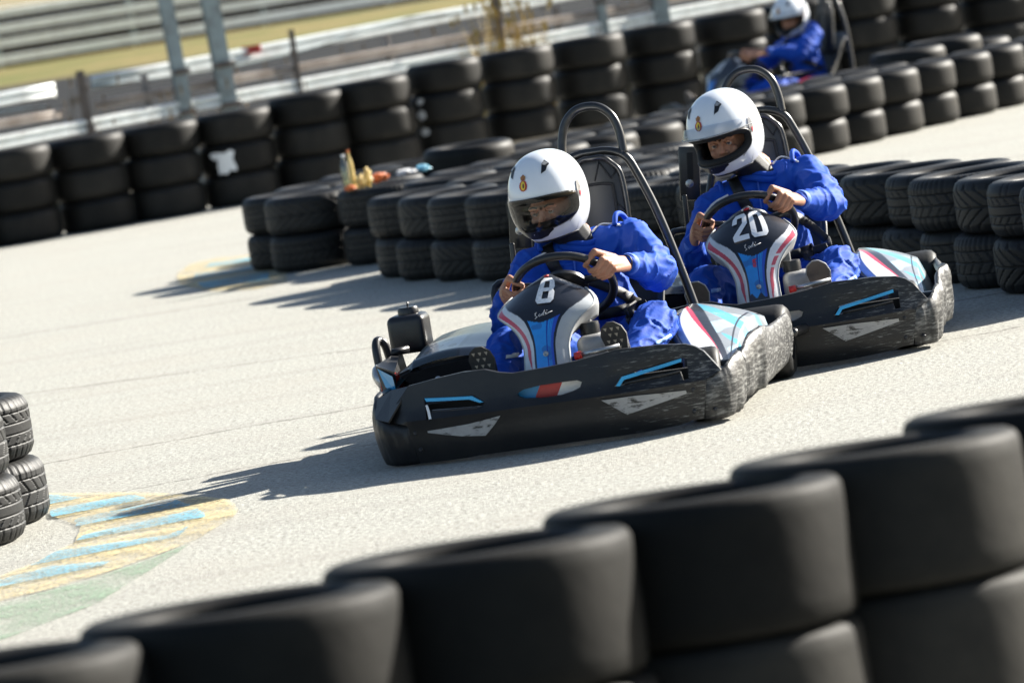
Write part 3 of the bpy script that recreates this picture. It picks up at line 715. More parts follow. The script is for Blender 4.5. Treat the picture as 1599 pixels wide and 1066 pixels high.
def make_kart(num, loc, yaw, label, zs=1.0, red=False, scuffL=False):
    K = empty('go_kart', loc, radians(yaw), label, 'go kart', 'rental go karts on the track')
    # front bumper with real slots
    bm = bmesh.new(); NX, NZ = 64, 14
    V = {}
    for y, key in ((-.012, 0), (.012, 1)):
        for i in range(NX+1):
            for j in range(NZ+1): V[i, j, key] = bm.verts.new((-.62+1.24*i/NX, y, -.02+.37*j/NZ))
    for i in range(NX):
        for j in range(NZ):
            bm.faces.new((V[i, j, 0], V[i+1, j, 0], V[i+1, j+1, 0], V[i, j+1, 0])); bm.faces.new((V[i, j, 1], V[i, j+1, 1], V[i+1, j+1, 1], V[i+1, j, 1]))
    for i in range(NX):
        for j in (0, NZ): bm.faces.new((V[i, j, 0], V[i, j, 1], V[i+1, j, 1], V[i+1, j, 0]))
    for j in range(NZ):
        for i in (0, NX): bm.faces.new((V[i, j, 0], V[i, j+1, 0], V[i, j+1, 1], V[i, j, 1]))
    fixn(bm); fbm = from_bm('front_bumper', bm, None, None, False)
    cut = [prism(TOP+BOT, -.1, .1)]+[prism(p, -.2, .2) for p in (SLOTR, SLOTL, HOLE)]
    for c, op in zip(cut, ('INTERSECT', 'DIFFERENCE', 'DIFFERENCE', 'DIFFERENCE')):
        md = fbm.modifiers.new('b', 'BOOLEAN'); md.operation = op; md.object = c; md.solver = 'EXACT'
    bpy.context.view_layer.update(); evaluated(fbm)
    for c in cut: bpy.data.objects.remove(c)
    for v in fbm.data.vertices:
        x, z = v.co.x, v.co.z
        n_ = .004*noise.noise(Vector((x*5+num, z*9, 0)))+.003*noise.noise(Vector((x*22, z*12, num)))*sstep(.1, .5, x)
        v.co.y += panel_f(x, z)+n_
        # slots' lips pressed in
        if .23 < x < .48 and z > .15: v.co.y += .008*sstep(.0, .05, .222-abs(z-.222)-.17)
    fbm.data.materials.clear(); fbm.data.materials.append(BLK); fbm.parent = K
    for p in fbm.data.polygons: p.use_smooth = True
    fbm.data.set_sharp_from_angle(angle=radians(38))
    # inset plates, slot trims, backing
    mapped('grey_chevron', [[(.183, .151), (.30, .150), (.474, .140), (.474, .128), (.262, .088)]], panel_f, -.0135, .004, GREYP, fbm)
    mapped('grey_chevron', [[(-.456, .124), (-.30, .132), (-.180, .147), (-.21, .115), (-.245, .084), (-.33, .092), (-.456, .118)]], panel_f, -.0135, .004, GREYP, fbm)
    mapped('blue_slot_trim', [[(.238, .192), (.262, .2205), (.470, .2505), (.470, .2395), (.268, .209), (.252, .190)]], lambda x, z: panel_f(x, z)-.004, -.006, .010, CYAN, fbm)
    mapped('blue_slot_trim', [[(-.452, .2385), (-.275, .2265), (-.236, .201), (-.250, .201), (-.285, .2165), (-.446, .2265)]], lambda x, z: panel_f(x, z)-.004, -.006, .010, CYAN, fbm)
    mapped('white_slot_edge', [[(-.452, .214), (-.443, .214), (-.432, .166), (-.442, .166)]], panel_f, -.012, .004, WHITE, fbm)
    tube('slot_lip', [(x, panel_f(x, z)-.010, z) for x, z in ((.268, .196), (.33, .2005), (.40, .2045), (.462, .2075))], .005, BLKC, fbm, 6)
    tube('slot_lip', [(x, panel_f(x, z)-.010, z) for x, z in ((-.428, .188), (-.35, .187), (-.26, .183))], .005, BLKC, fbm, 6)
    for x, z in ((.497, .137), (.490, .062), (-.495, .06), (-.505, .12)): bolt((x, panel_f(x, z)-.013, z), (0, -1, 0), .008, BLKC, fbm)
    cols = [((-.14, -.045), (.02, .27, .62)), ((-.045, .035), (.5, .03, .03)), ((.035, .15), (.75, .76, .78))]
    e = empty('nose_deflector', (0, .055, 0)); e.parent = K
    for k, ((a, b), c) in enumerate(cols):
        s_ = .02
        mm = MATS.get('nose%d' % k) or mat('nose%d' % k, c, .35, 0, .3, 30)
        o = mapped('deflector_panel', [[(a-s_*1.2, .17), (b-s_*1.2, .17), (b+s_, .25), (a+s_, .25)]], lambda x, z: .02*(z-.17), 0, .006, mm, e, 1)
    boxo('inner_shell', (0, .125, .13), (.98, .02, .16), DARK, K, .004)
    # bumper corners
    SR = BLKS; SL = BLK if not scuffL else BLKS
    band('bumper_corner', [(.524, .066, .028, .160), (.562, .080, .022, .170), (.612, .118, .022, .186), (.640, .18, .03, .212), (.652, .26, .038, .224), (.648, .31, .05, .214)], SR, K, .012, 10, .008, num)
    band('side_bumper', [(.648, .315, .06, .208), (.664, .36, .06, .232), (.672, .46, .062, .262), (.700, .52, .066, .272), (.694, .62, .066, .27), (.69, .8, .07, .25), (.690, 1.0, .07, .24), (.69, 1.4, .07, .24)], SR, K, .012, 8, .010, num+3)
    band('bumper_corner', [(-.519, .066, .010, .148), (-.56, .085, .008, .150), (-.625, .12, .008, .16), (-.675, .19, .014, .20), (-.690, .28, .02, .24), (-.690, .36, .03, .25)], SL, K, .012, 10, .006, num+7)
    band('side_bumper', [(-.692, .37, .04, .24), (-.705, .5, .05, .24), (-.72, .7, .06, .23), (-.73, 1.0, .06, .23), (-.73, 1.4, .06, .23)], SL, K, .012, 8, .008, num+9)
    for z in (.055, .135): bolt((.560, .078, z), (.3, -1, 0), .008, BLKC, K)
    # crumpled flap over the left corner
    V = [(-.596, .05, .172), (-.511, .10, .284), (-.60, .20, .27), (-.675, .25, .235), (-.66, .14, .18), (-.55, .30, .26), (-.66, .40, .24)]
    mesh('crumpled_flap', V, [(0, 1, 2), (0, 2, 4), (2, 3, 4), (1, 5, 2), (2, 5, 6), (2, 6, 3)], BLK, K, False).modifiers.new('s', 'SOLIDIFY').thickness = .006
    # wheels
    def wheel(x, y, r, wd, steer=0):
        e = empty('wheel', (x, y, r), steer); e.parent = K
        M = Matrix.Rotation(pi/2, 4, 'Y')
        lathe('tyre_ring', [(r*.55, -wd/2), (r*.85, -wd/2), (r*.97, -wd*.42), (r, -wd*.3), (r, wd*.3), (r*.97, wd*.42), (r*.85, wd/2), (r*.55, wd/2), (r*.5, wd*.3), (r*.5, -wd*.3)], RUBT, e, 36, M)
        lathe('rim', [(0, -wd*.2), (r*.3, -wd*.2), (r*.35, -wd*.4), (r*.54, -wd*.42), (r*.54, wd*.42), (r*.35, wd*.4), (r*.3, wd*.2), (0, wd*.2)], ALU, e, 24, M)
    wheel(-.46, .30, .128, .13, .12); wheel(.50, .32, .128, .13, .12); wheel(-.58, 1.42, .14, .20); wheel(.58, 1.42, .14, .20)
    # chassis
    boxo('floor_pan', (0, .75, .075), (.62, 1.15, .012), DARK, K, 0)
    for sx in (-1, 1): tube('chassis_rail', catmull([(sx*.30, .12, .10), (sx*.30, .4, .08), (sx*.36, .8, .08), (sx*.36, 1.2, .08), (sx*.34, 1.65, .10)], 5), .016, STEEL, K)
    tube('chassis_rail', [(-.46, .32, .12), (.50, .32, .12)], .015, STEEL, K); tube('rear_axle', [(-.66, 1.42, .14), (.66, 1.42, .14)], .018, CHROME, K)
    tube('rear_bumper', catmull([(-.68, 1.45, .16), (-.66, 1.68, .16), (0, 1.74, .16), (.66, 1.68, .16), (.68, 1.45, .16)], 6), .02, STEEL, K)
    # fairing, column, wheel
    make_fairing(K, num, zs, red)
    tube('steering_column', [(-.02, .28, .16), (-.005, .66, .53)], .014, STEEL, K)
    c0 = Vector((-.005, .655, .512)); upv = Vector((0, -.72, .69)).normalized(); rv = Vector((1, 0, 0))
    if num == 20: c0 += Vector((-.035, .0, .028))
    Rw = .178
    sw = tube('steering_wheel', [c0+rv*Rw*cos(a)*(1.0 if sin(a) > -.6 else 1.0)+upv*Rw*sin(a) for a in [2*pi*k/64 for k in range(64)]], .0155, BLKC, K, 12, True)
    DEPTH[num] = (c0, rv, upv, Rw)
    hubn = rv.cross(upv)
    M = Matrix.Translation(c0) @ hubn.to_track_quat('Z', 'Y').to_matrix().to_4x4()
    lathe('hub_pad', [(0, .018), (.075, .016), (.088, .004), (.085, -.012), (0, -.014)], BLKC, sw, 28, M)
    for a in (.25, 2.9, 4.71):
        d = rv*cos(a)+upv*sin(a); tube('spoke', [c0+d*.06, c0+d*.17], .014, BLKC, sw, 8)
    # grey can, foot rest, brake bar
    boxo('fuel_tank', (.115, .42, .275), (.115, .16, .15), ALU, K, .028); lathe('filler_cap', [(0, .03), (.024, .03), (.026, .02), (.026, 0)], BLKC, K, 16, Matrix.Translation((.10, .44, .35)) @ Matrix.Scale(1.4, 4))
    boxo('control_box', (.075, .50, .40), (.05, .05, .07), ALU, K, .008)
    tube('brake_bar', [(.10, .17, .303), (.24, .19, .313)], .009, CHROME, K); tube('red_knob', [(.078, .168, .3), (.105, .17, .303)], .013, RED, K, 12)
    # seat
    def seat_pt(u, v):   # u across -1..1, v along back 0..1
        z = lerp(.12, .66, v); hw = lerp(.19, .22, v) if v < .6 else lerp(.22, .16, (v-.6)/.4)
        y = 1.22+.30*v+.03; s = abs(u)
        return Vector((.02+hw*u*1.08, y-.19*s**2.5*(1-.65*v), z-.05*s*s*(v > .9)))
    V = [seat_pt(-1+2*i/20, j/14) for j in range(15) for i in range(21)]; F = [(j*21+i, j*21+i+1, (j+1)*21+i+1, (j+1)*21+i) for j in range(14) for i in range(20)]
    st = mesh('seat_shell', V, F, BLKC, K, True); st.modifiers.new('s', 'SOLIDIFY').thickness = .012
    tube('seat_rim', catmull([seat_pt(1, j/6)+Vector((.004, 0, 0)) for j in range(7)], 4), .010, BLKC, st); tube('seat_rim', catmull([seat_pt(-1, j/6) for j in range(7)], 4), .010, BLKC, st)
    # backrest pad below the hoop
    def pad(u, v): return Vector((.035+.108*u*(1-.25*sstep(.75, 1, v)), 1.38+.06*v-.02*(1-u*u)+.0, lerp(.50, .925, v)-.03*abs(u)**4*sstep(.8, 1, v)))
    V = [pad(-1+2*i/16, j/16) for j in range(17) for i in range(17)]; F = [(j*17+i, j*17+i+1, (j+1)*17+i+1, (j+1)*17+i) for j in range(16) for i in range(16)]
    pd = mesh('backrest_pad', V, F, SEATG, K, True); pd.modifiers.new('s', 'SOLIDIFY').thickness = .02
    loop = [pad(u, v)-Vector((0, .004, 0)) for u, v in [(1, 0), (1, .3), (1, .6), (1, .85), (.85, .97), (.5, 1), (0, 1), (-.5, 1), (-.85, .97), (-1, .85), (-1, .5), (-1, 0)]]
    tube('pad_frame', catmull(loop, 4), .010, STEEL, pd)
    tube('pad_slot', catmull([pad(.62, .2)-Vector((0, .004, 0)), pad(.62, .68)-Vector((0, .004, 0)), pad(.45, .76)-Vector((0, .004, 0)), pad(-.45, .76)-Vector((0, .004, 0)), pad(-.62, .68)-Vector((0, .004, 0)), pad(-.62, .2)-Vector((0, .004, 0))], 4), .006, DARK, pd)
    for a, b in (((.95, .9), (.6, .8)), ((.3, .96), (.6, .8)), ((.3, .96), (0, .8)), ((.95, .5), (.66, .58)), ((.95, .5), (.66, .42)), ((.95, .2), (.66, .28))):
        tube('pad_rib', [pad(*a)-Vector((0, .003, 0)), pad(*b)-Vector((0, .003, 0))], .003, DARK, pd, 5)
    # roll hoop
    hc = .03; yb = 1.47
    tube('roll_hoop', catmull([(hc-.36, yb-.10, .10), (hc-.285, yb-.04, .42), (hc-.215, yb, .68), (hc-.155, yb+.01, .85), (hc-.12, yb+.01, .915), (hc-.06, yb+.01, .942), (hc, yb+.01, .945), (hc+.06, yb+.01, .942), (hc+.12, yb+.01, .915), (hc+.155, yb+.01, .85), (hc+.215, yb, .68), (hc+.285, yb-.04, .42), (hc+.36, yb-.10, .10)], 6), .0165, STEEL, K, 12)
    tube('top_loop', catmull([(hc-.118, yb+.012, .925), (hc-.112, yb+.03, 1.0), (hc-.092, yb+.04, 1.065), (hc-.05, yb+.045, 1.107), (hc, yb+.046, 1.118), (hc+.05, yb+.045, 1.107), (hc+.092, yb+.04, 1.065), (hc+.112, yb+.03, 1.0), (hc+.118, yb+.012, .925)], 6), .0165, STEEL, K, 12)
    tube('hoop_brace', [(hc-.26, yb-.02, .52), (hc+.26, yb-.02, .52)], .014, STEEL, K)
    # harness bracket on the image-left side of the seat
    bk = boxo('harness_bracket', (-.262, 1.36, .74), (.085, .02, .22), STEEL, K, .006, Matrix.Rotation(.12, 3, 'Y')); boxo('bracket_slot', (-.255, 1.347, .77), (.025, .006, .11), DARK, bk, .002, Matrix.Rotation(.12, 3, 'Y')); bolt((-.268, 1.345, .70), (0, -1, 0), .017, CHROME, bk)
    boxo('side_arm', (-.30, 1.3, .56), (.02, .03, .2), STEEL, K, .005, Matrix.Rotation(.05, 3, 'Y')); tube('side_arm', catmull([(-.20, 1.28, .5), (-.36, 1.25, .52), (-.37, 1.2, .44), (-.30, 1.2, .38)], 4), .014, STEEL, K)
    # side pods
    def pod(u, v):       # u along (0 front ..1 rear), v across 0 inner ..1 outer
        y = .30+1.05*u; x = lerp(lerp(.47, .335, sstep(0, .5, u)), lerp(.615, .65, u), v)
        crest = lerp(.205, .355, sstep(0, .62, u))-.03*sstep(.75, 1, u)
        z = crest*(1-.0)-.10*v**1.8*(.5+.5*sstep(0, .6, u))-.16*max(0, v-.86)*4-.05*max(0, .12-v)*6
        return Vector((x, y, z))
    nu, nv = 240, 90
    V = [pod(i/nu, j/nv) for i in range(nu+1) for j in range(nv+1)]; F = [(i*(nv+1)+j, i*(nv+1)+j+1, (i+1)*(nv+1)+j+1, (i+1)*(nv+1)+j) for i in range(nu) for j in range(nv)]
    def podcol(i, co):
        u = (i//(nv+1))/nu; v = (i % (nv+1))/nv
        vl = interp([(0, .72), (.15, .62), (.3, .50), (.45, .36), (.6, .20), (.8, 0)], u)
        if v < .05: return (.012, .012, .014)
        if v < vl:
            if vl-v < .07*sstep(.12, .5, u): return (.55, .04, .08)
            return (.66, .67, .68) if num != 3 else (.03, .03, .035)
        if v < vl+.12+.05*u: return (.010, .010, .014)
        if abs(v-.78) < .012: return (.02, .02, .02)
        if v > .93: return (.25, .26, .27)
        a = noise.noise(Vector((co.x*8+co.y*6, co.y*3, 3))); b = noise.noise(Vector((co.x*9-co.y*8, co.y*4, 9)))
        if num == 3: return (.02, .05, .12)
        if a > .10: return (.10, .38, .54)
        if b > .15: return (.36, .50, .56)
        return (.24, .26, .28)
    pr = mesh('side_pod', V, F, PAINT, K, True); setcol(pr.data, podcol); pr.modifiers.new('s', 'SOLIDIFY').thickness = .005
    None and tube('pod_ridge', [pod(.50+.45*k/12, .55+.25*k/12)+Vector((0, 0, .018*sin(pi*k/12))) for k in range(13)], lambda t: .004+.010*sin(pi*max(.02, min(.98, t))), FGREY, pr, 8)
    tube('pod_edge', [pod(k/20, .02)+Vector((-.004, 0, .004)) for k in range(21)], .012, BLKC, pr, 8)
    boxo('pod_front_face', (.545, .34, .15), (.17, .05, .10), BLKC, K, .01)
    # left pod: black and silver cover with recess
    def podL(u, v):
        x = lerp(-.325, -.665-.05*u, v); y = .58+.06*(1-v)+.80*u
        z = lerp(.335, .315, v)+.035*sin(pi*min(1, v*1.1))*.6+.02*sstep(0, .5, u)-.09*max(0, v-.8)*3-.5*max(0, .05-u)
        return Vector((x, y, z))
    nu, nv = 50, 60
    V = [podL(i/nu, j/nv) for i in range(nu+1) for j in range(nv+1)]; F = [(i*(nv+1)+j, (i+1)*(nv+1)+j, (i+1)*(nv+1)+j+1, i*(nv+1)+j+1) for i in range(nu) for j in range(nv)]
    pl = mesh('side_pod', V, F, PAINT, K, True)
    def pc(i, co):
        u = (i//(nv+1))/nu; v = (i % (nv+1))/nv
        if v < .30: return (.06, .062, .066)
        if .30 <= v < .325: return (.02, .02, .02)
        if .34 < v < .74 and .10 < u < .50:
            for cu, cv, ru, rv_ in ((.18, .42, .05, .05), (.18, .68, .05, .05), (.38, .52, .035, .06), (.24, .55, .03, .02)):
                if ((u-cu)/ru)**2+((v-cv)/rv_)**2 < 1: return (.02, .02, .022)
            return (.20, .22, .25)
        return (.012, .025, .03)
    setcol(pl.data, pc)
    bm = bmesh.new(); hull_bm(bm, [(-.33, .64, .325), (-.60, .585, .305), (-.665, .585, .285), (-.34, .66, .18), (-.56, .63, .17), (-.60, .66, .18), (-.34, 1.3, .2), (-.70, 1.3, .18), (-.33, 1.38, .34), (-.71, 1.38, .30)])
    bmesh.ops.bevel(bm, geom=list(bm.edges), offset=.012, segments=3, affect='EDGES'); fixn(bm)
    body = from_bm('pod_body', bm, BLKC, pl, True, 35)
    mapped('recess_panel', [[(-.585, .272), (-.37, .292), (-.365, .268), (-.40, .235), (-.55, .215), (-.585, .245)]], lambda x, z: .60+.22*(x+.665)*.8+(.30-z)*.22, -.012, .003, DARK, pl, 1)
    bolt((-.51, .60, .25), (0, -1, .1), .012, CHROME, pl); bolt((-.56, .59, .245), (0, -1, .1), .008, BLKC, pl)
    mesh('blue_corner_sticker', [(-.742, .66, .315), (-.672, .578, .285), (-.668, .585, .225), (-.715, .63, .245)], [(0, 1, 2, 3)], CYAN, pl, False)
    mesh('pod_corner', [(-.75, .67, .325), (-.664, .588, .30), (-.664, .595, .19), (-.73, .65, .22), (-.76, 1.2, .33), (-.74, 1.2, .2)], [(0, 1, 2, 3), (0, 3, 5, 4), (0, 4, 1)], BLKC, pl, False)
    # air box, engine fins, guard loop
    ab = boxo('air_box', (-.72, 1.22, .385), (.145, .15, .145), BLKC, K, .025)
    lathe('air_box_cap', [(0, .030), (.035, .028), (.040, .018), (.04, 0)], BLKC, ab, 20, Matrix.Translation((-.715, 1.22, .456))); tube('cap_stem', [(-.715, 1.22, .48), (-.713, 1.22, .502)], .004, BLKC, ab, 6)
    for k in range(9): boxo('engine_fin', (-.755+.012*k, .80, .225), (.005, .12, .10), RED, K, .002)
    tube('exhaust_pipe', catmull([(-.72, .8, .20), (-.76, .78, .26), (-.78, .86, .29), (-.80, 1.1, .25)], 5), .026, CHROME, K); tube('hose', catmull([(-.74, .82, .28), (-.72, .74, .23), (-.69, .70, .2)], 5), .018, BLKC, K)
    tube('guard_loop', catmull([(-.785, .92, .12), (-.79, .93, .20), (-.795, .94, .28), (-.80, .95, .35), (-.80, .97, .385), (-.792, .99, .39), (-.775, 1.0, .37), (-.765, 1.01, .30), (-.755, 1.02, .20), (-.75, 1.03, .12)], 6), .016, BLKC, K, 10)
    tube('guard_arm', [(-.775, 1.0, .335), (-.70, 1.05, .34)], .014, BLKC, K)
    boxo('muffler', (.50, 1.0, .12), (.3, .5, .08), DARK, K, .01)
    return K

# ---------------- drivers ----------------
HA, HB, HC = .137, .172, .178
def hel(az, el, off=0):
    d = Vector((sin(az)*cos(el), -cos(az)*cos(el), sin(el))); n = 2.25
    r = (abs(d.x/HA)**n+abs(d.y/HB)**n+abs(d.z/HC)**n)**(-1/n)
    p = d*(r+off)
    low = max(0, -sin(el)); fr = max(0, cos(az))
    p.x *= 1-.13*low*low
    p.y -= .030*low*fr*fr*fr; 
    if az*az > 2: p.y -= .03*low*low*(-cos(az))*-1
    p.z += .012*low*fr
    return p
def inopen(az, el, g=0):
    return abs(az/(1.30+g))**3.2+abs((el+.185+.05*cos(az))/(.375+g))**3.2 < 1
def patch(name, shape, m, parent, off=.002, th=.002, org=None, n=3):
    bm = bmesh.new(); vs = [bm.verts.new((a, e, 0)) for a, e in shape]; bm.faces.new(vs); bmesh.ops.triangulate(bm, faces=bm.faces)
    bmesh.ops.subdivide_edges(bm, edges=bm.edges, cuts=n)
    for v in bm.verts: v.co = hel(v.co.x, v.co.y, off)
    fixn(bm); c = Vector((0, 0, 0))
    for f in bm.faces:
        if f.normal.dot(f.calc_center_median()) < 0: f.normal_flip()
    return from_bm(name, bm, m, parent, True)
def ell(ca, ce, ra, re, n=16, rot=0): return [(ca+ra*cos(t)*cos(rot)-re*sin(t)*sin(rot), ce+ra*cos(t)*sin(rot)+re*sin(t)*cos(rot)) for t in [2*pi*k/n for k in range(n)]]
def make_helmet(P, M, visor):
    H = bpy.data.objects.new('helmet', bpy.data.meshes.new('helmet')); COL.objects.link(H); H.parent = P; H.matrix_local = M
    na, ne = 220, 130; V = []; F = []; idx = {}
    e0, e1 = -1.02, pi/2
    for j in range(ne+1):
        for i in range(na): V.append(hel(-pi+2*pi*i/na, e0+(e1-e0)*j/ne))
    for j in range(ne):
        for i in range(na):
            az = -pi+2*pi*(i+.5)/na; el = e0+(e1-e0)*(j+.5)/ne
            if inopen(az, el): continue
            a = j*na+i; b = j*na+(i+1) % na; F.append((a, b, b+na, a+na))
    me = H.data; me.from_pydata([tuple(v) for v in V], [], F); me.update(); me.materials.append(HELM); me.materials.append(DARK)
    for p in me.polygons: p.use_smooth = True
    s = H.modifiers.new('s', 'SOLIDIFY'); s.thickness = .010; s.offset = -1; s.material_offset = 1; s.material_offset_rim = 1
    # inner liner (dark) with the same opening
    V2 = [v*.90 for v in V]; lin = mesh('liner', V2, [f for f in F], DARK, H, True)
    ring = []
    for k in range(120):
        t = 2*pi*k/120; c, s_ = cos(t), sin(t); q = (abs(c)**3.2+abs(s_)**3.2)**(-1/3.2)
        az = 1.30*c*q; el = .375*s_*q; el = el-.185-.05*cos(az); ring.append((az, el))
    tube('visor_gasket', [hel(a, e, .001) for a, e in ring], .0042, BLKC, H, 6, True)
    tube('inner_padding', [hel(a, e, 0)*.90 for a, e in ring], .017, DARK, H, 8, True)
    tube('neck_trim', [hel(-pi+2*pi*k/80, e0, -.003) for k in range(80)], .007, BLKC, H, 8, True)
    # chin vent: black area running down under the visor
    patch('chin_vent', [(-.80, -.50), (-.4, -.58), (0, -.60), (.42, -.555), (.47, -.66), (.36, -.72), (.28, -.80), (.02, -.86), (-.35, -.84), (-.62, -.72)], BLKC, H, .003, n=4)
    # eye lid / visor
    if visor == 'down':
        na2, ne2 = 60, 24; VV = []; FF = []
        for j in range(ne2+1):
            for i in range(na2+1):
                az = -1.33+2.66*i/na2; el = -.66+.92*j/ne2; VV.append(hel(az, el, .005))
        for j in range(ne2):
            for i in range(na2):
                az = -1.33+2.66*(i+.5)/na2; el = -.66+.92*(j+.5)/ne2
                if inopen(az, el, .03): a = j*(na2+1)+i; FF.append((a, a+1, a+na2+2, a+na2+1))
        mesh('visor', VV, FF, CLEAR, H, True)
    else:
        na2, ne2 = 60, 12; VV = []; FF = []
        for j in range(ne2+1):
            for i in range(na2+1):
                az = -1.38+2.76*i/na2; q = 1-.35*(az/1.38)**2; el = .145+(.04+.22*q)*j/ne2; 
                VV.append(hel(az, el, .010+.012*(1-j/ne2)))
        for j in range(ne2):
            for i in range(na2): a = j*(na2+1)+i; FF.append((a, a+1, a+na2+2, a+na2+1))
        mesh('visor', VV, FF, CLEARV, H, True)
        tube('visor_edge', [VV[i] for i in range(na2+1)], .0028, GREYP, H, 6)
    # pivots
    for sg in (-1, 1):
        patch('visor_pivot', ell(sg*1.42, .10, .10, .24, 20, -sg*.15), PIV, H, .0045, n=2); patch('pivot_badge', ell(sg*1.42, -.02, .04, .07, 12), REDB, H, .0065, n=1)
        patch('cheek_line', [(sg*.92, -.60), (sg*1.16, -.46), (sg*1.17, -.48), (sg*.94, -.63)], ALU, H, .002, n=2)
        # forehead vents
        patch('top_vent', [(sg*.42, .62), (sg*.50, .86), (sg*.62, .96), (sg*.74, .84), (sg*.64, .78), (sg*.56, .68)], BLKC, H, .003, n=2)
        patch('vent_fin', [(sg*.50, .82), (sg*.58, .92), (sg*.70, .84), (sg*.6, .80)], GREYP, H, .006, n=1)
    # crest: red and yellow roundel with a crown
    ca, ce = -.06, .44
    patch('crest', [(ca+.098*(1+.08*(k % 2))*cos(2*pi*k/36), ce+.11*(1+.08*(k % 2))*sin(2*pi*k/36)) for k in range(36)], CRR, H, .0025, n=1)
    patch('crest', ell(ca, ce, .06, .095), CRY, H, .0035, n=1); patch('crest', ell(ca+.012, ce-.005, .022, .05, 10), CRD, H, .0043, n=1)
    patch('crest', [(ca-.055, ce+.115), (ca+.055, ce+.115), (ca+.075, ce+.19), (ca+.035, ce+.215), (ca, ce+.245), (ca-.035, ce+.215), (ca-.075, ce+.19)], CRC, H, .0035, n=1)
    return H
PIV = mat('visor_pivot_plate', (.32, .32, .33), .3, .2, .9, 70, c2=(.04, .04, .04)); REDB = mat('red_badge', (.5, .05, .08), .4)
CRR = mat('crest_red', (.42, .03, .02), .5); CRY = mat('crest_yellow', (.72, .52, .04), .5); CRD = mat('crest_dark', (.12, .06, .02), .5); CRC = mat('crest_crown', (.28, .08, .04), .6, 0, .8, 90, c2=(.4, .28, .06))
CLEARV = bpy.data.materials.new('raised_visor'); CLEARV.use_nodes = True; _glass(CLEARV, (.93, .94, .95), .10, .06)
LPAD = mat('blue_suit_patch', (.25, .45, .85), .6, 0, .5, 60, c2=(.05, .12, .5))
def hand_segs(P, T, O, N, W, scale=1.0):
    """fist closed round the rim at P. T along the rim (towards the index side), O outwards, N towards the driver."""
    S_ = []; s = scale
    pr = P+O*.030*s+N*.012
    kn = []
    for k, off in enumerate((.034, .012, -.010, -.031)):
        L_ = (1.0, 1.07, 1.0, .85)[k]; r = (.0092, .0096, .0092, .0082)[k]*s
        K0 = P+T*off*s+O*.036*s*L_-N*.012*s
        a = P+T*(off*.97)*s+O*.012*s-N*.036*s*L_
        b = P+T*(off*.93)*s-O*.020*s-N*.030*s*L_
        c = P+T*(off*.90)*s-O*.030*s-N*.006*s
        kn.append(K0); S_ += [(K0, r*1.12, a, r*1.02), (a, r*1.02, b, r*.95), (b, r*.95, c, r*.82)]
    Wv = Vector(W)
    for k, K0 in enumerate(kn):
        q = Wv+T*(.018-.012*k)*s
        S_.append((K0, .0115*s, K0.lerp(q, .55), .0165*s)); S_.append((K0.lerp(q, .55), .0165*s, q, .018*s))
    tb = kn[0].lerp(Wv, .62)+T*.016*s+N*.006
    t1 = P+T*.050*s+O*.016*s+N*.022*s; t2 = P+T*.056*s-O*.010*s+N*.012*s-N*.02*s; t3 = P+T*.048*s-O*.028*s-N*.012*s
    S_ += [(tb, .0165*s, t1, .0125*s), (t1, .0125*s, t2, .0108*s), (t2, .0108*s, t3, .0088*s)]
    return S_
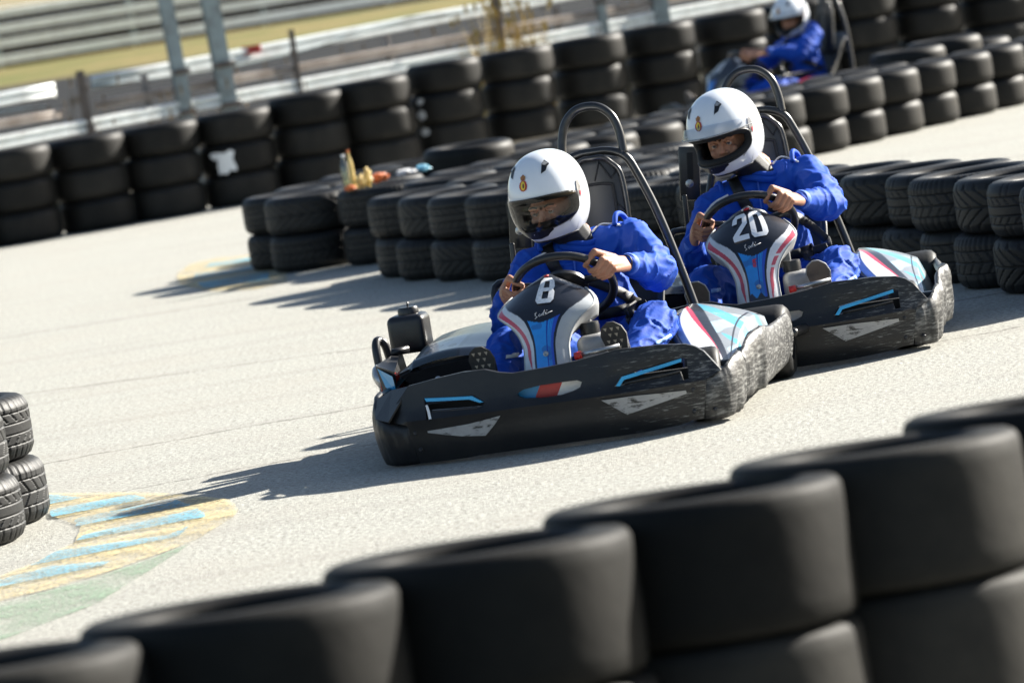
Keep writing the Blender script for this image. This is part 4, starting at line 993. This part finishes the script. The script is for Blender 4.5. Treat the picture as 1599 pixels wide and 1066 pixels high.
def make_driver(num, loc, yaw, label, J, hpose, visor, vox=.0034, soleplate=True):
    P = empty('person', loc, radians(yaw), label, 'person')
    Hc = Vector(J['head']); M = Matrix.Translation(Hc) @ Matrix.Rotation(radians(hpose[0]), 4, 'Z') @ Matrix.Rotation(radians(hpose[2]), 4, 'Y') @ Matrix.Rotation(radians(hpose[1]), 4, 'X')
    HR = Matrix.Rotation(radians(J.get('hy', 7)), 4, 'Z') @ Matrix.Rotation(radians(J.get('hp', 0)), 4, 'X')
    h = lambda x, y, z: M @ (HR @ Vector((x, y-.020, z))+Vector((0, 0, -.048)))
    M3 = M.to_3x3() @ HR.to_3x3()
    c0, rv, up, Rw = DEPTH[num]; Nn = rv.cross(up)
    if Nn.y < 0: Nn = -Nn
    hs = []
    for key, ang, tdir in (('R', J['aR'], 1), ('L', J['aL'], -1)):
        O = rv*cos(ang)+up*sin(ang); Pp = c0+O*Rw; T = (up*cos(ang)-rv*sin(ang))*tdir
        hs += hand_segs(Pp, T, O, Nn, J['wr'+key], J.get('hs', 1.0)*1.08)
    v = Vector
    face = [(h(0, .02, .03), (.072, .088, .085), h(0, .01, -.01), (.070, .085, .08), M3), (h(0, -.045, -.02), (.052, .045, .06), h(0, -.05, -.075), (.036, .032, .03), M3),
            (h(0, -.094, .012), (.009, .008, .010), h(0, -.108, -.022), (.013, .012, .009), M3), (h(-.015, -.088, -.027), .007, h(.015, -.088, -.027), .007),
            (h(-.047, -.073, .026), .010, h(-.014, -.088, .024), .010), (h(.047, -.073, .026), .010, h(.014, -.088, .024), .010),
            (h(-.040, -.068, -.022), .018, h(-.030, -.064, -.045), .016), (h(.040, -.068, -.022), .018, h(.030, -.064, -.045), .016),
            (h(-.016, -.082, -.047), .006, h(.016, -.082, -.047), .006), (h(-.014, -.080, -.057), .0065, h(.014, -.080, -.057), .0065),
            (h(-.072, .01, .01), (.010, .02, .028), h(-.072, .01, -.02), (.008, .014, .015), M3), (h(.072, .01, .01), (.010, .02, .028), h(.072, .01, -.02), (.008, .014, .015), M3),
            (h(0, .02, -.06), .055, v(J['neck']), .058)]
    sR, sL, eR, eL, wR, wL = [v(J[k]) for k in ('shR', 'shL', 'elR', 'elL', 'wrR', 'wrL')]; ch = v(J['neck'])+v((0, .03, -.16)); hip = v(J['hip'])
    core = [(v(J['neck']), .058, ch, .07), (ch, .07, hip, .09), (sR, .04, eR, .034), (eR, .034, wR, .021), (sL, .04, eL, .034), (eL, .034, wL, .021), (sR, .04, ch, .06), (sL, .04, ch, .06)]
    for kk in ('R', 'L'):
        core += [(hip+v((.08 if kk == 'R' else -.08, 0, 0)), .07, v(J['kn'+kk]), .045), (v(J['kn'+kk]), .045, v(J['an'+kk]), .032)]
    body = blob('body', face+hs+core, SKIN, P, vox, 2)
    for sg in (-1, 1):
        lathe('eyeball', [(0, .0112), (.006, .0095), (.0095, .006), (.0112, 0), (.0095, -.006), (0, -.0112)], EYEW, body, 16, Matrix.Translation(h(sg*.031, -.0795, .008)) @ M3.to_4x4() @ Matrix.Rotation(pi/2, 4, 'X'))
        lathe('iris', [(0, .0022), (.0060, .0012), (.0068, -.002)], IRIS, body, 14, Matrix.Translation(h(sg*.031+J.get('gz', .001), -.0898, .0085)) @ M3.to_4x4() @ Matrix.Rotation(pi/2, 4, 'X'))
        tube('eyebrow', [h(sg*.014, -.0965, .027), h(sg*.030, -.0935, .034), h(sg*.050, -.0815, .029)], lambda t: .0038*(1-.4*t), HAIR, body, 6)
        tube('eyelid', [h(sg*.0185, -.090, .0125), h(sg*.031, -.0935, .0165), h(sg*.044, -.086, .0115)], .0045, SKIN, body, 6)
    if visor == 'up':
        V = []; F = []
        for j in range(14):
            for i in range(31):
                az = -1.5+3*i/30; e = -1.15+.92*j/13; d = Vector((sin(az)*cos(e)*.088, -cos(az)*cos(e)*.116, sin(e)*.115+.0)); 
                V.append(M @ (d+Vector((0, -.034+.012*(abs(az)/1.5), -.048))))
        for j in range(13):
            for i in range(30): a = j*31+i; F.append((a, a+1, a+32, a+31))
        mesh('face_mask', V, F, BELT, P, True).modifiers.new('s', 'SOLIDIFY').thickness = .003
    else: tube('lips', [h(-.018, -.0885, -.053), h(0, -.091, -.0515), h(.018, -.0885, -.053)], .0042, LIP, body, 6)
    capV = []; capF = []
    for j in range(10):
        for i in range(41):
            az = -1.7+3.4*i/40; e = .44+1.0*j/9; capV.append(M @ Vector((sin(az)*cos(e)*.082, -cos(az)*cos(e)*.105-.022, sin(e)*.118-.048)))
    for j in range(9):
        for i in range(40): a = j*41+i; capF.append((a, a+1, a+42, a+41))
    mesh('white_head_sock', capV, capF, WHTM, P, True).modifiers.new('s', 'SOLIDIFY').thickness = .002
    make_helmet(P, M, visor)
    blob('neck_sock', [(h(0, .035, -.035), (.086, .088, .078), v(J['neck'])+v((0, 0, -.03)), (.072, .072, .02))], BELT, P, .006, 2)
    # suit
    cufR = wR.lerp(eR, .06); cufL = wL.lerp(eL, .06)
    suit = [(v(J['neck'])+v((0, .01, -.065)), .068, ch, .115), (ch+v((0, -.02, 0)), (.155, .115, .12), hip+v((0, 0, .02)), (.165, .135, .12)),
            (sR, .074, sR.lerp(eR, .5), .078), (sR.lerp(eR, .5), .078, eR, .072), (eR, .072, cufR, .040), (sL, .070, sL.lerp(eL, .5), .072), (sL.lerp(eL, .5), .072, eL, .064), (eL, .064, cufL, .040),
            (sR, .070, ch+v((.03, 0, .06)), .10), (sL, .070, ch+v((-.03, 0, .06)), .10), (sL, .062, v(J['neck'])+v((0, .03, -.04)), .055), (sR, .062, v(J['neck'])+v((0, .03, -.04)), .055)]
    for kk, sg in (('R', 1), ('L', -1)):
        kn_, an_ = v(J['kn'+kk]), v(J['an'+kk])
        suit += [(hip+v((.085*sg, -.02, -.01)), .095, hip.lerp(kn_, .55)+v((.02*sg, 0, .0)), .085), (hip.lerp(kn_, .55)+v((.02*sg, 0, 0)), .085, kn_, .080), (kn_, .080, kn_.lerp(an_, .5)+v((0, .01, 0)), .070), (kn_.lerp(an_, .5)+v((0, .01, 0)), .070, an_, .052)]
    jl = [eR, eL, v(J['knR']), v(J['knL']), ch+v((0, 0, .05)), hip+v((.1, -.12, .02)), hip+v((-.1, -.12, .02))]
    def folds(p):
        q = Vector((p.x*8, p.y*8, p.z*12)); wq = Vector((noise.noise(p*6), noise.noise(p*6+Vector((5, 1, 2))), noise.noise(p*6+Vector((9, 4, 7)))))*1.6
        a = 1-abs(noise.noise(q+wq))*2.4; b = 1-abs(noise.noise(q*2.3+wq*2))*2.2
        k = sum(exp(-((p-j).length/.13)**2) for j in jl)
        return (.006+.009*min(1.2, k))*(a*a if a > 0 else 0)*1.15+.0016*b-.005
    su = blob('race_suit', suit, BLUE, P, .0068, 3, folds)
    bvh = BVHTree.FromPolygons([vv.co for vv in su.data.vertices], [p.vertices for p in su.data.polygons])
    def onsuit(x, z, y0=-.4, off=.004, d=Vector((0, 1, 0))):
        hit = bvh.ray_cast(Vector((x, y0, z)), d); return (hit[0]-d*off) if hit[0] else None
    def strap(name, pts, wd, m, parent, d=Vector((0, 1, 0)), y0=.4, off=.004, n=30):
        L = []
        tot = [Vector((a, 0, b)) for a, b in pts]; tot = catmull(tot, n)
        V = []; last = None
        for i, p in enumerate(tot):
            t = (tot[min(i+1, len(tot)-1)]-tot[max(i-1, 0)]).normalized(); sd = Vector((-t.z, 0, t.x))
            for s_ in (-1, 0, 1):
                q = p+sd*wd*.5*s_; hh = onsuit(q.x, q.z, y0, off, d)
                if hh is None: hh = Vector((q.x, last.y if last else 1.0, q.z))
                last = hh; V.append(hh)
        F = []
        for i in range(len(tot)-1):
            for k in range(2): a = i*3+k; F.append((a, a+1, a+4, a+3))
        for _ in range(2):
            W = [x.copy() for x in V]
            for i in range(1, len(tot)-1):
                for k in range(3): W[i*3+k].y = min(V[i*3+k].y, .25*V[i*3-3+k].y+.5*V[i*3+k].y+.25*V[i*3+3+k].y)
            V = W
        o = mesh(name, V, F, m, parent, True); o.modifiers.new('s', 'SOLIDIFY').thickness = .003; return o
    nk = v(J['neck'])
    # piping, harness
    strap('shoulder_piping', [(sL.x+.075, sL.z+.045), (sL.x+.01, sL.z+.02), (sL.x-.045, sL.z-.03)], .006, WHTM, su, y0=.75)
    strap('shoulder_piping', [(nk.x+.06, nk.z+.0), (nk.x+.10, nk.z+.025), (sR.x-.03, sR.z+.05)], .006, WHTM, su, y0=.75)
    strap('harness_strap', [(nk.x-.11, nk.z-.02), (nk.x-.075, nk.z-.13), (nk.x-.02, nk.z-.26)], .045, BELT, su, y0=.75)
    strap('harness_strap', [(nk.x+.02, nk.z-.16), (nk.x+.14, nk.z-.235), (nk.x+.235, nk.z-.34)], .034, BELT, su, y0=.75)
    strap('lap_belt', [(hip.x-.02, hip.z+.13), (hip.x+.10, hip.z+.135), (hip.x+.20, hip.z+.16)], .04, BELT, su, y0=.75)
    tube('belt_buckle', [v((nk.x+.205, 0, nk.z-.31)), v((nk.x+.22, 0, nk.z-.325))], .004, CHROME, su) if False else None
    strap('chest_zip', [(nk.x-.01, nk.z-.02), (nk.x-.01, nk.z-.18)], .006, BLUE2, su, y0=.75)
    # collar and shoulder loops
    ring = [nk+v((.074*cos(a), .074*sin(a)*.95, .012*sin(a*2))) for a in [2*pi*k/28 for k in range(28)]]
    for dz, r in ((-.045, .015), (-.024, .012)): tube('collar', [p+v((0, 0, dz)) for p in ring], r, BLUE, su, 8, True)
    for s_, sg in ((sR, 1), (sL, -1)):
        a0 = s_+v((-sg*.055, -.035, .055)); tube('shoulder_loop', catmull([a0, s_+v((-sg*.05, 0, .092)), s_+v((-sg*.035, .05, .085)), s_+v((-sg*.02, .07, .05))], 5), .010, BLUE, su, 8)
    for cu, ee in ((cufR, eR), (cufL, eL)):
        d = (ee-cu).normalized(); q = d.to_track_quat('Z', 'Y').to_matrix().to_4x4()
        lathe('cuff', [(.026, -.012), (.037, -.010), (.0405, 0), (.040, .012), (.038, .02)], BLUE2, su, 24, Matrix.Translation(cu) @ q)
    if num == 8:
        d = (eR-wR).normalized(); q = d.to_track_quat('Z', 'Y').to_matrix().to_4x4()
        lathe('wristwatch', [(.024, -.010), (.030, -.009), (.031, 0), (.030, .009), (.024, .010)], BLKC, P, 24, Matrix.Translation(wR+d*-.004) @ q)
    # knee patches
    kR, kL = v(J['knR']), v(J['knL'])
    strap('knee_patch', [(kL.x+.02, kL.z-.01), (kL.x+.055, kL.z-.012)], .012, WHTM if num == 8 else LPAD, su, y0=.2)
    strap('knee_patch', [(kR.x+.02, kR.z-.055), (kR.x+.055, kR.z-.045)], .022 if num == 20 else .012, LPAD, su, y0=.2)
    # shoes: foot upright, heel down, sole facing the front
    for kk in ('R', 'L'):
        an = v(J['an'+kk]); ft = v(J['ft'+kk]); d = (ft-an).normalized()
        heel = an+v((0, -.035, -.045)); toe = ft
        ax = (toe-heel).normalized(); sd = v((1, 0, 0)); fwd = v((0, -1, .15)).normalized()
        sh = blob('shoe', [(heel+v((0, .03, 0)), (.036, .034, .036), heel.lerp(toe, .5)+v((0, .025, 0)), (.038, .03, .03)), (heel.lerp(toe, .5)+v((0, .025, 0)), (.038, .03, .03), toe-ax*.03+v((0, .022, 0)), (.043, .022, .03)), (an, .04, heel+v((0, .04, .02)), .036)], BLKC if num == 8 else SOLEB, P, .004, 2)
        V = []; n_ = 40
        wdt = lambda t: interp([(0, .022), (.1, .032), (.35, .030), (.55, .036), (.8, .047), (.93, .036), (1, .012)], t)
        Lf = (toe-heel).length+.05; st = heel-ax*.022-v((0, .006, 0))
        ringf = []
        for k in range(n_+1): ringf.append((wdt(k/n_), k/n_))
        out = [(w_, t) for w_, t in ringf]+[(-w_, t) for w_, t in ringf[::-1]]
        bm = bmesh.new(); vs = [bm.verts.new(st+ax*Lf*t+sd*w_+v((0, -.004-.008*sin(pi*t), 0))) for w_, t in out]; f = bm.faces.new(vs)
        r = bmesh.ops.extrude_face_region(bm, geom=[f]); 
        for g_ in r['geom']:
            if isinstance(g_, bmesh.types.BMVert): g_.co += v((0, .014, 0))
        bmesh.ops.triangulate(bm, faces=[f_ for f_ in bm.faces if len(f_.verts) > 4]); fixn(bm)
        so_ = from_bm('sole', bm, SOLE if num == 8 else SOLEB, sh, True, 40)
        if num == 8:
            for r_i, t in enumerate((.50, .60, .70, .80, .89)):
                for c_i in range(3 if r_i not in (1, 3) else 2):
                    cx_ = (c_i-(1 if r_i not in (1, 3) else .5))*.023; p = st+ax*Lf*t+sd*cx_+v((0, -.004-.008*sin(pi*t)-.0015, 0))
                    s__ = .0065; bm = bmesh.new(); a = [bm.verts.new(p+sd*s__*x_+ax*s__*y_) for x_, y_ in ((-1, 1), (1, 1), (0, -1.1))]; bm.faces.new(a); fixn(bm)
                    for f_ in bm.faces:
                        if f_.normal.y > 0: f_.normal_flip()
                    from_bm('sole_lug', bm, SOLEP, so_, False)
        else:
            tube('sole_edge', [st+ax*Lf*t+sd*w_+v((0, -.003-.008*sin(pi*t), 0)) for w_, t in out], .003, GREYP, so_, 5, True)
    return P
K8 = ((.10, 16.25, 0), -11); K20 = ((.99, 17.7, 0), -4); K3 = ((1.66, 37.2, .09), -60)
make_kart(8, *K8, 'leading black go kart with a silver sided nose panel numbered 8')
make_kart(20, *K20, 'second black go kart with a pink striped nose panel numbered 20', zs=1.14, red=True)
J8 = dict(head=(-.088, 1.08, .822), neck=(-.02, 1.15, .665), shR=(.185, 1.17, .625), shL=(-.205, 1.10, .575), elR=(.285, .98, .50), elL=(-.275, .86, .40), wrR=(.218, .735, .560), wrL=(-.245, .735, .50),
          hip=(.05, 1.20, .235), knR=(.305, .66, .335), knL=(-.235, .60, .32), anR=(.235, .34, .225), anL=(-.25, .31, .205), ftR=(.215, .235, .372), ftL=(-.262, .21, .352), aR=radians(30), aL=radians(176))
make_driver(8, *K8, 'driver in a blue suit and white helmet with closed visor steering the leading kart', J8, (-17, 5, -3), 'down')
J20 = dict(J8); J20.update(hy=16, hp=-8, head=(-.088, 1.10, .893), neck=(.02, 1.17, .735), shR=(.215, 1.17, .68), shL=(-.19, 1.12, .60), elR=(.275, .97, .55), elL=(-.285, .86, .42), wrR=(.165, .735, .603), wrL=(-.27, .75, .50), knR=(.285, .64, .325), knL=(-.245, .58, .33), ftR=(.195, .235, .365), ftL=(-.275, .22, .355), anR=(.215, .34, .22), anL=(-.265, .32, .205), aR=radians(42), aL=radians(174))
make_driver(20, *K20, 'driver in a blue suit with raised visor and black face mask steering the second kart', J20, (-31, 10, -4), 'up')
make_kart(3, *K3, 'distant blurred go kart, side on, behind the middle tyre row', zs=1.1, red=True)
J3 = dict(J20); J3.update(head=(.0, 1.12, .845), neck=(.02, 1.17, .69))
make_driver(3, *K3, 'blurred driver in a blue suit in the distant third kart', J3, (25, 8, 0), 'up', .006)

# ---------------- debris on the island ----------------
def bottle(x, y, z, h, r, m, capm, label, lean=0):
    e = empty('bottle', (x, y, z), 0, label, 'bottle', 'bottles standing on the tyres')
    M = Matrix.Rotation(lean, 4, 'Y')
    lathe('bottle_body', [(0, 0), (r, .003), (r, h*.62), (r*.85, h*.72), (r*.4, h*.84), (r*.38, h*.95), (0, h*.95)], m, e, 20, M); lathe('cap', [(0, h), (r*.46, h), (r*.48, h*.94), (r*.4, h*.935)], capm, e, 14, M)
YL = mat('yellow_wrapper', (.75, .55, .20), .3, 0, .5, 50); OR = mat('orange_wrapper', (.75, .20, .06), .4, 0, .5, 40); LB = mat('pale_blue_wrapper', (.25, .60, .78), .4, 0, .5, 40)
def debris_at(px, py, z): pass
bottle(-.86, 29.05, .478, .22, .026, BOTTLE, WHT, 'clear upright bottle at the tip of the tyre island'); bottle(-.82, 29.15, .478, .24, .016, YL, OR, 'slim yellow bottle beside the clear bottle', -.03)
def wrapper(x, y, z, s, m, label, seed):
    bm = bmesh.new(); bmesh.ops.create_icosphere(bm, subdivisions=3, radius=1)
    for v_ in bm.verts:
        d = v_.co.copy(); r = 1+.55*noise.noise(d*2.2+Vector((seed, 0, 0)))+.25*noise.noise(d*6+Vector((seed, 3, 0))); v_.co = Vector((d.x*s[0]*r, d.y*s[1]*r, d.z*s[2]*r))
    o = from_bm('wrapper', bm, m, None, False); o.location = (x, y, z+s[2]*.7); tag(o, label, 'litter', 'litter lying on the tyre island')
wrapper(-.775, 29.1, .478, (.03, .03, .045), YL, 'crumpled yellow wrapper beside the slim bottle', 1)
wrapper(-.73, 29.25, .485, (.025, .03, .055), YL, 'tilted yellow wrapper against the orange one', 2)
wrapper(-.67, 29.38, .49, (.06, .05, .028), OR, 'orange wrapper lying right of the yellow ones', 3)
wrapper(-.50, 29.7, .49, (.06, .05, .02), WHTM, 'flat white wrapper on the island tyres', 4)
wrapper(-.39, 29.85, .49, (.045, .04, .022), LB, 'pale blue wrapper, rightmost of the litter', 5)
wrapper(-.84, 28.98, .478, (.035, .03, .015), OR, 'small red wrapper at the foot of the bottles', 6)
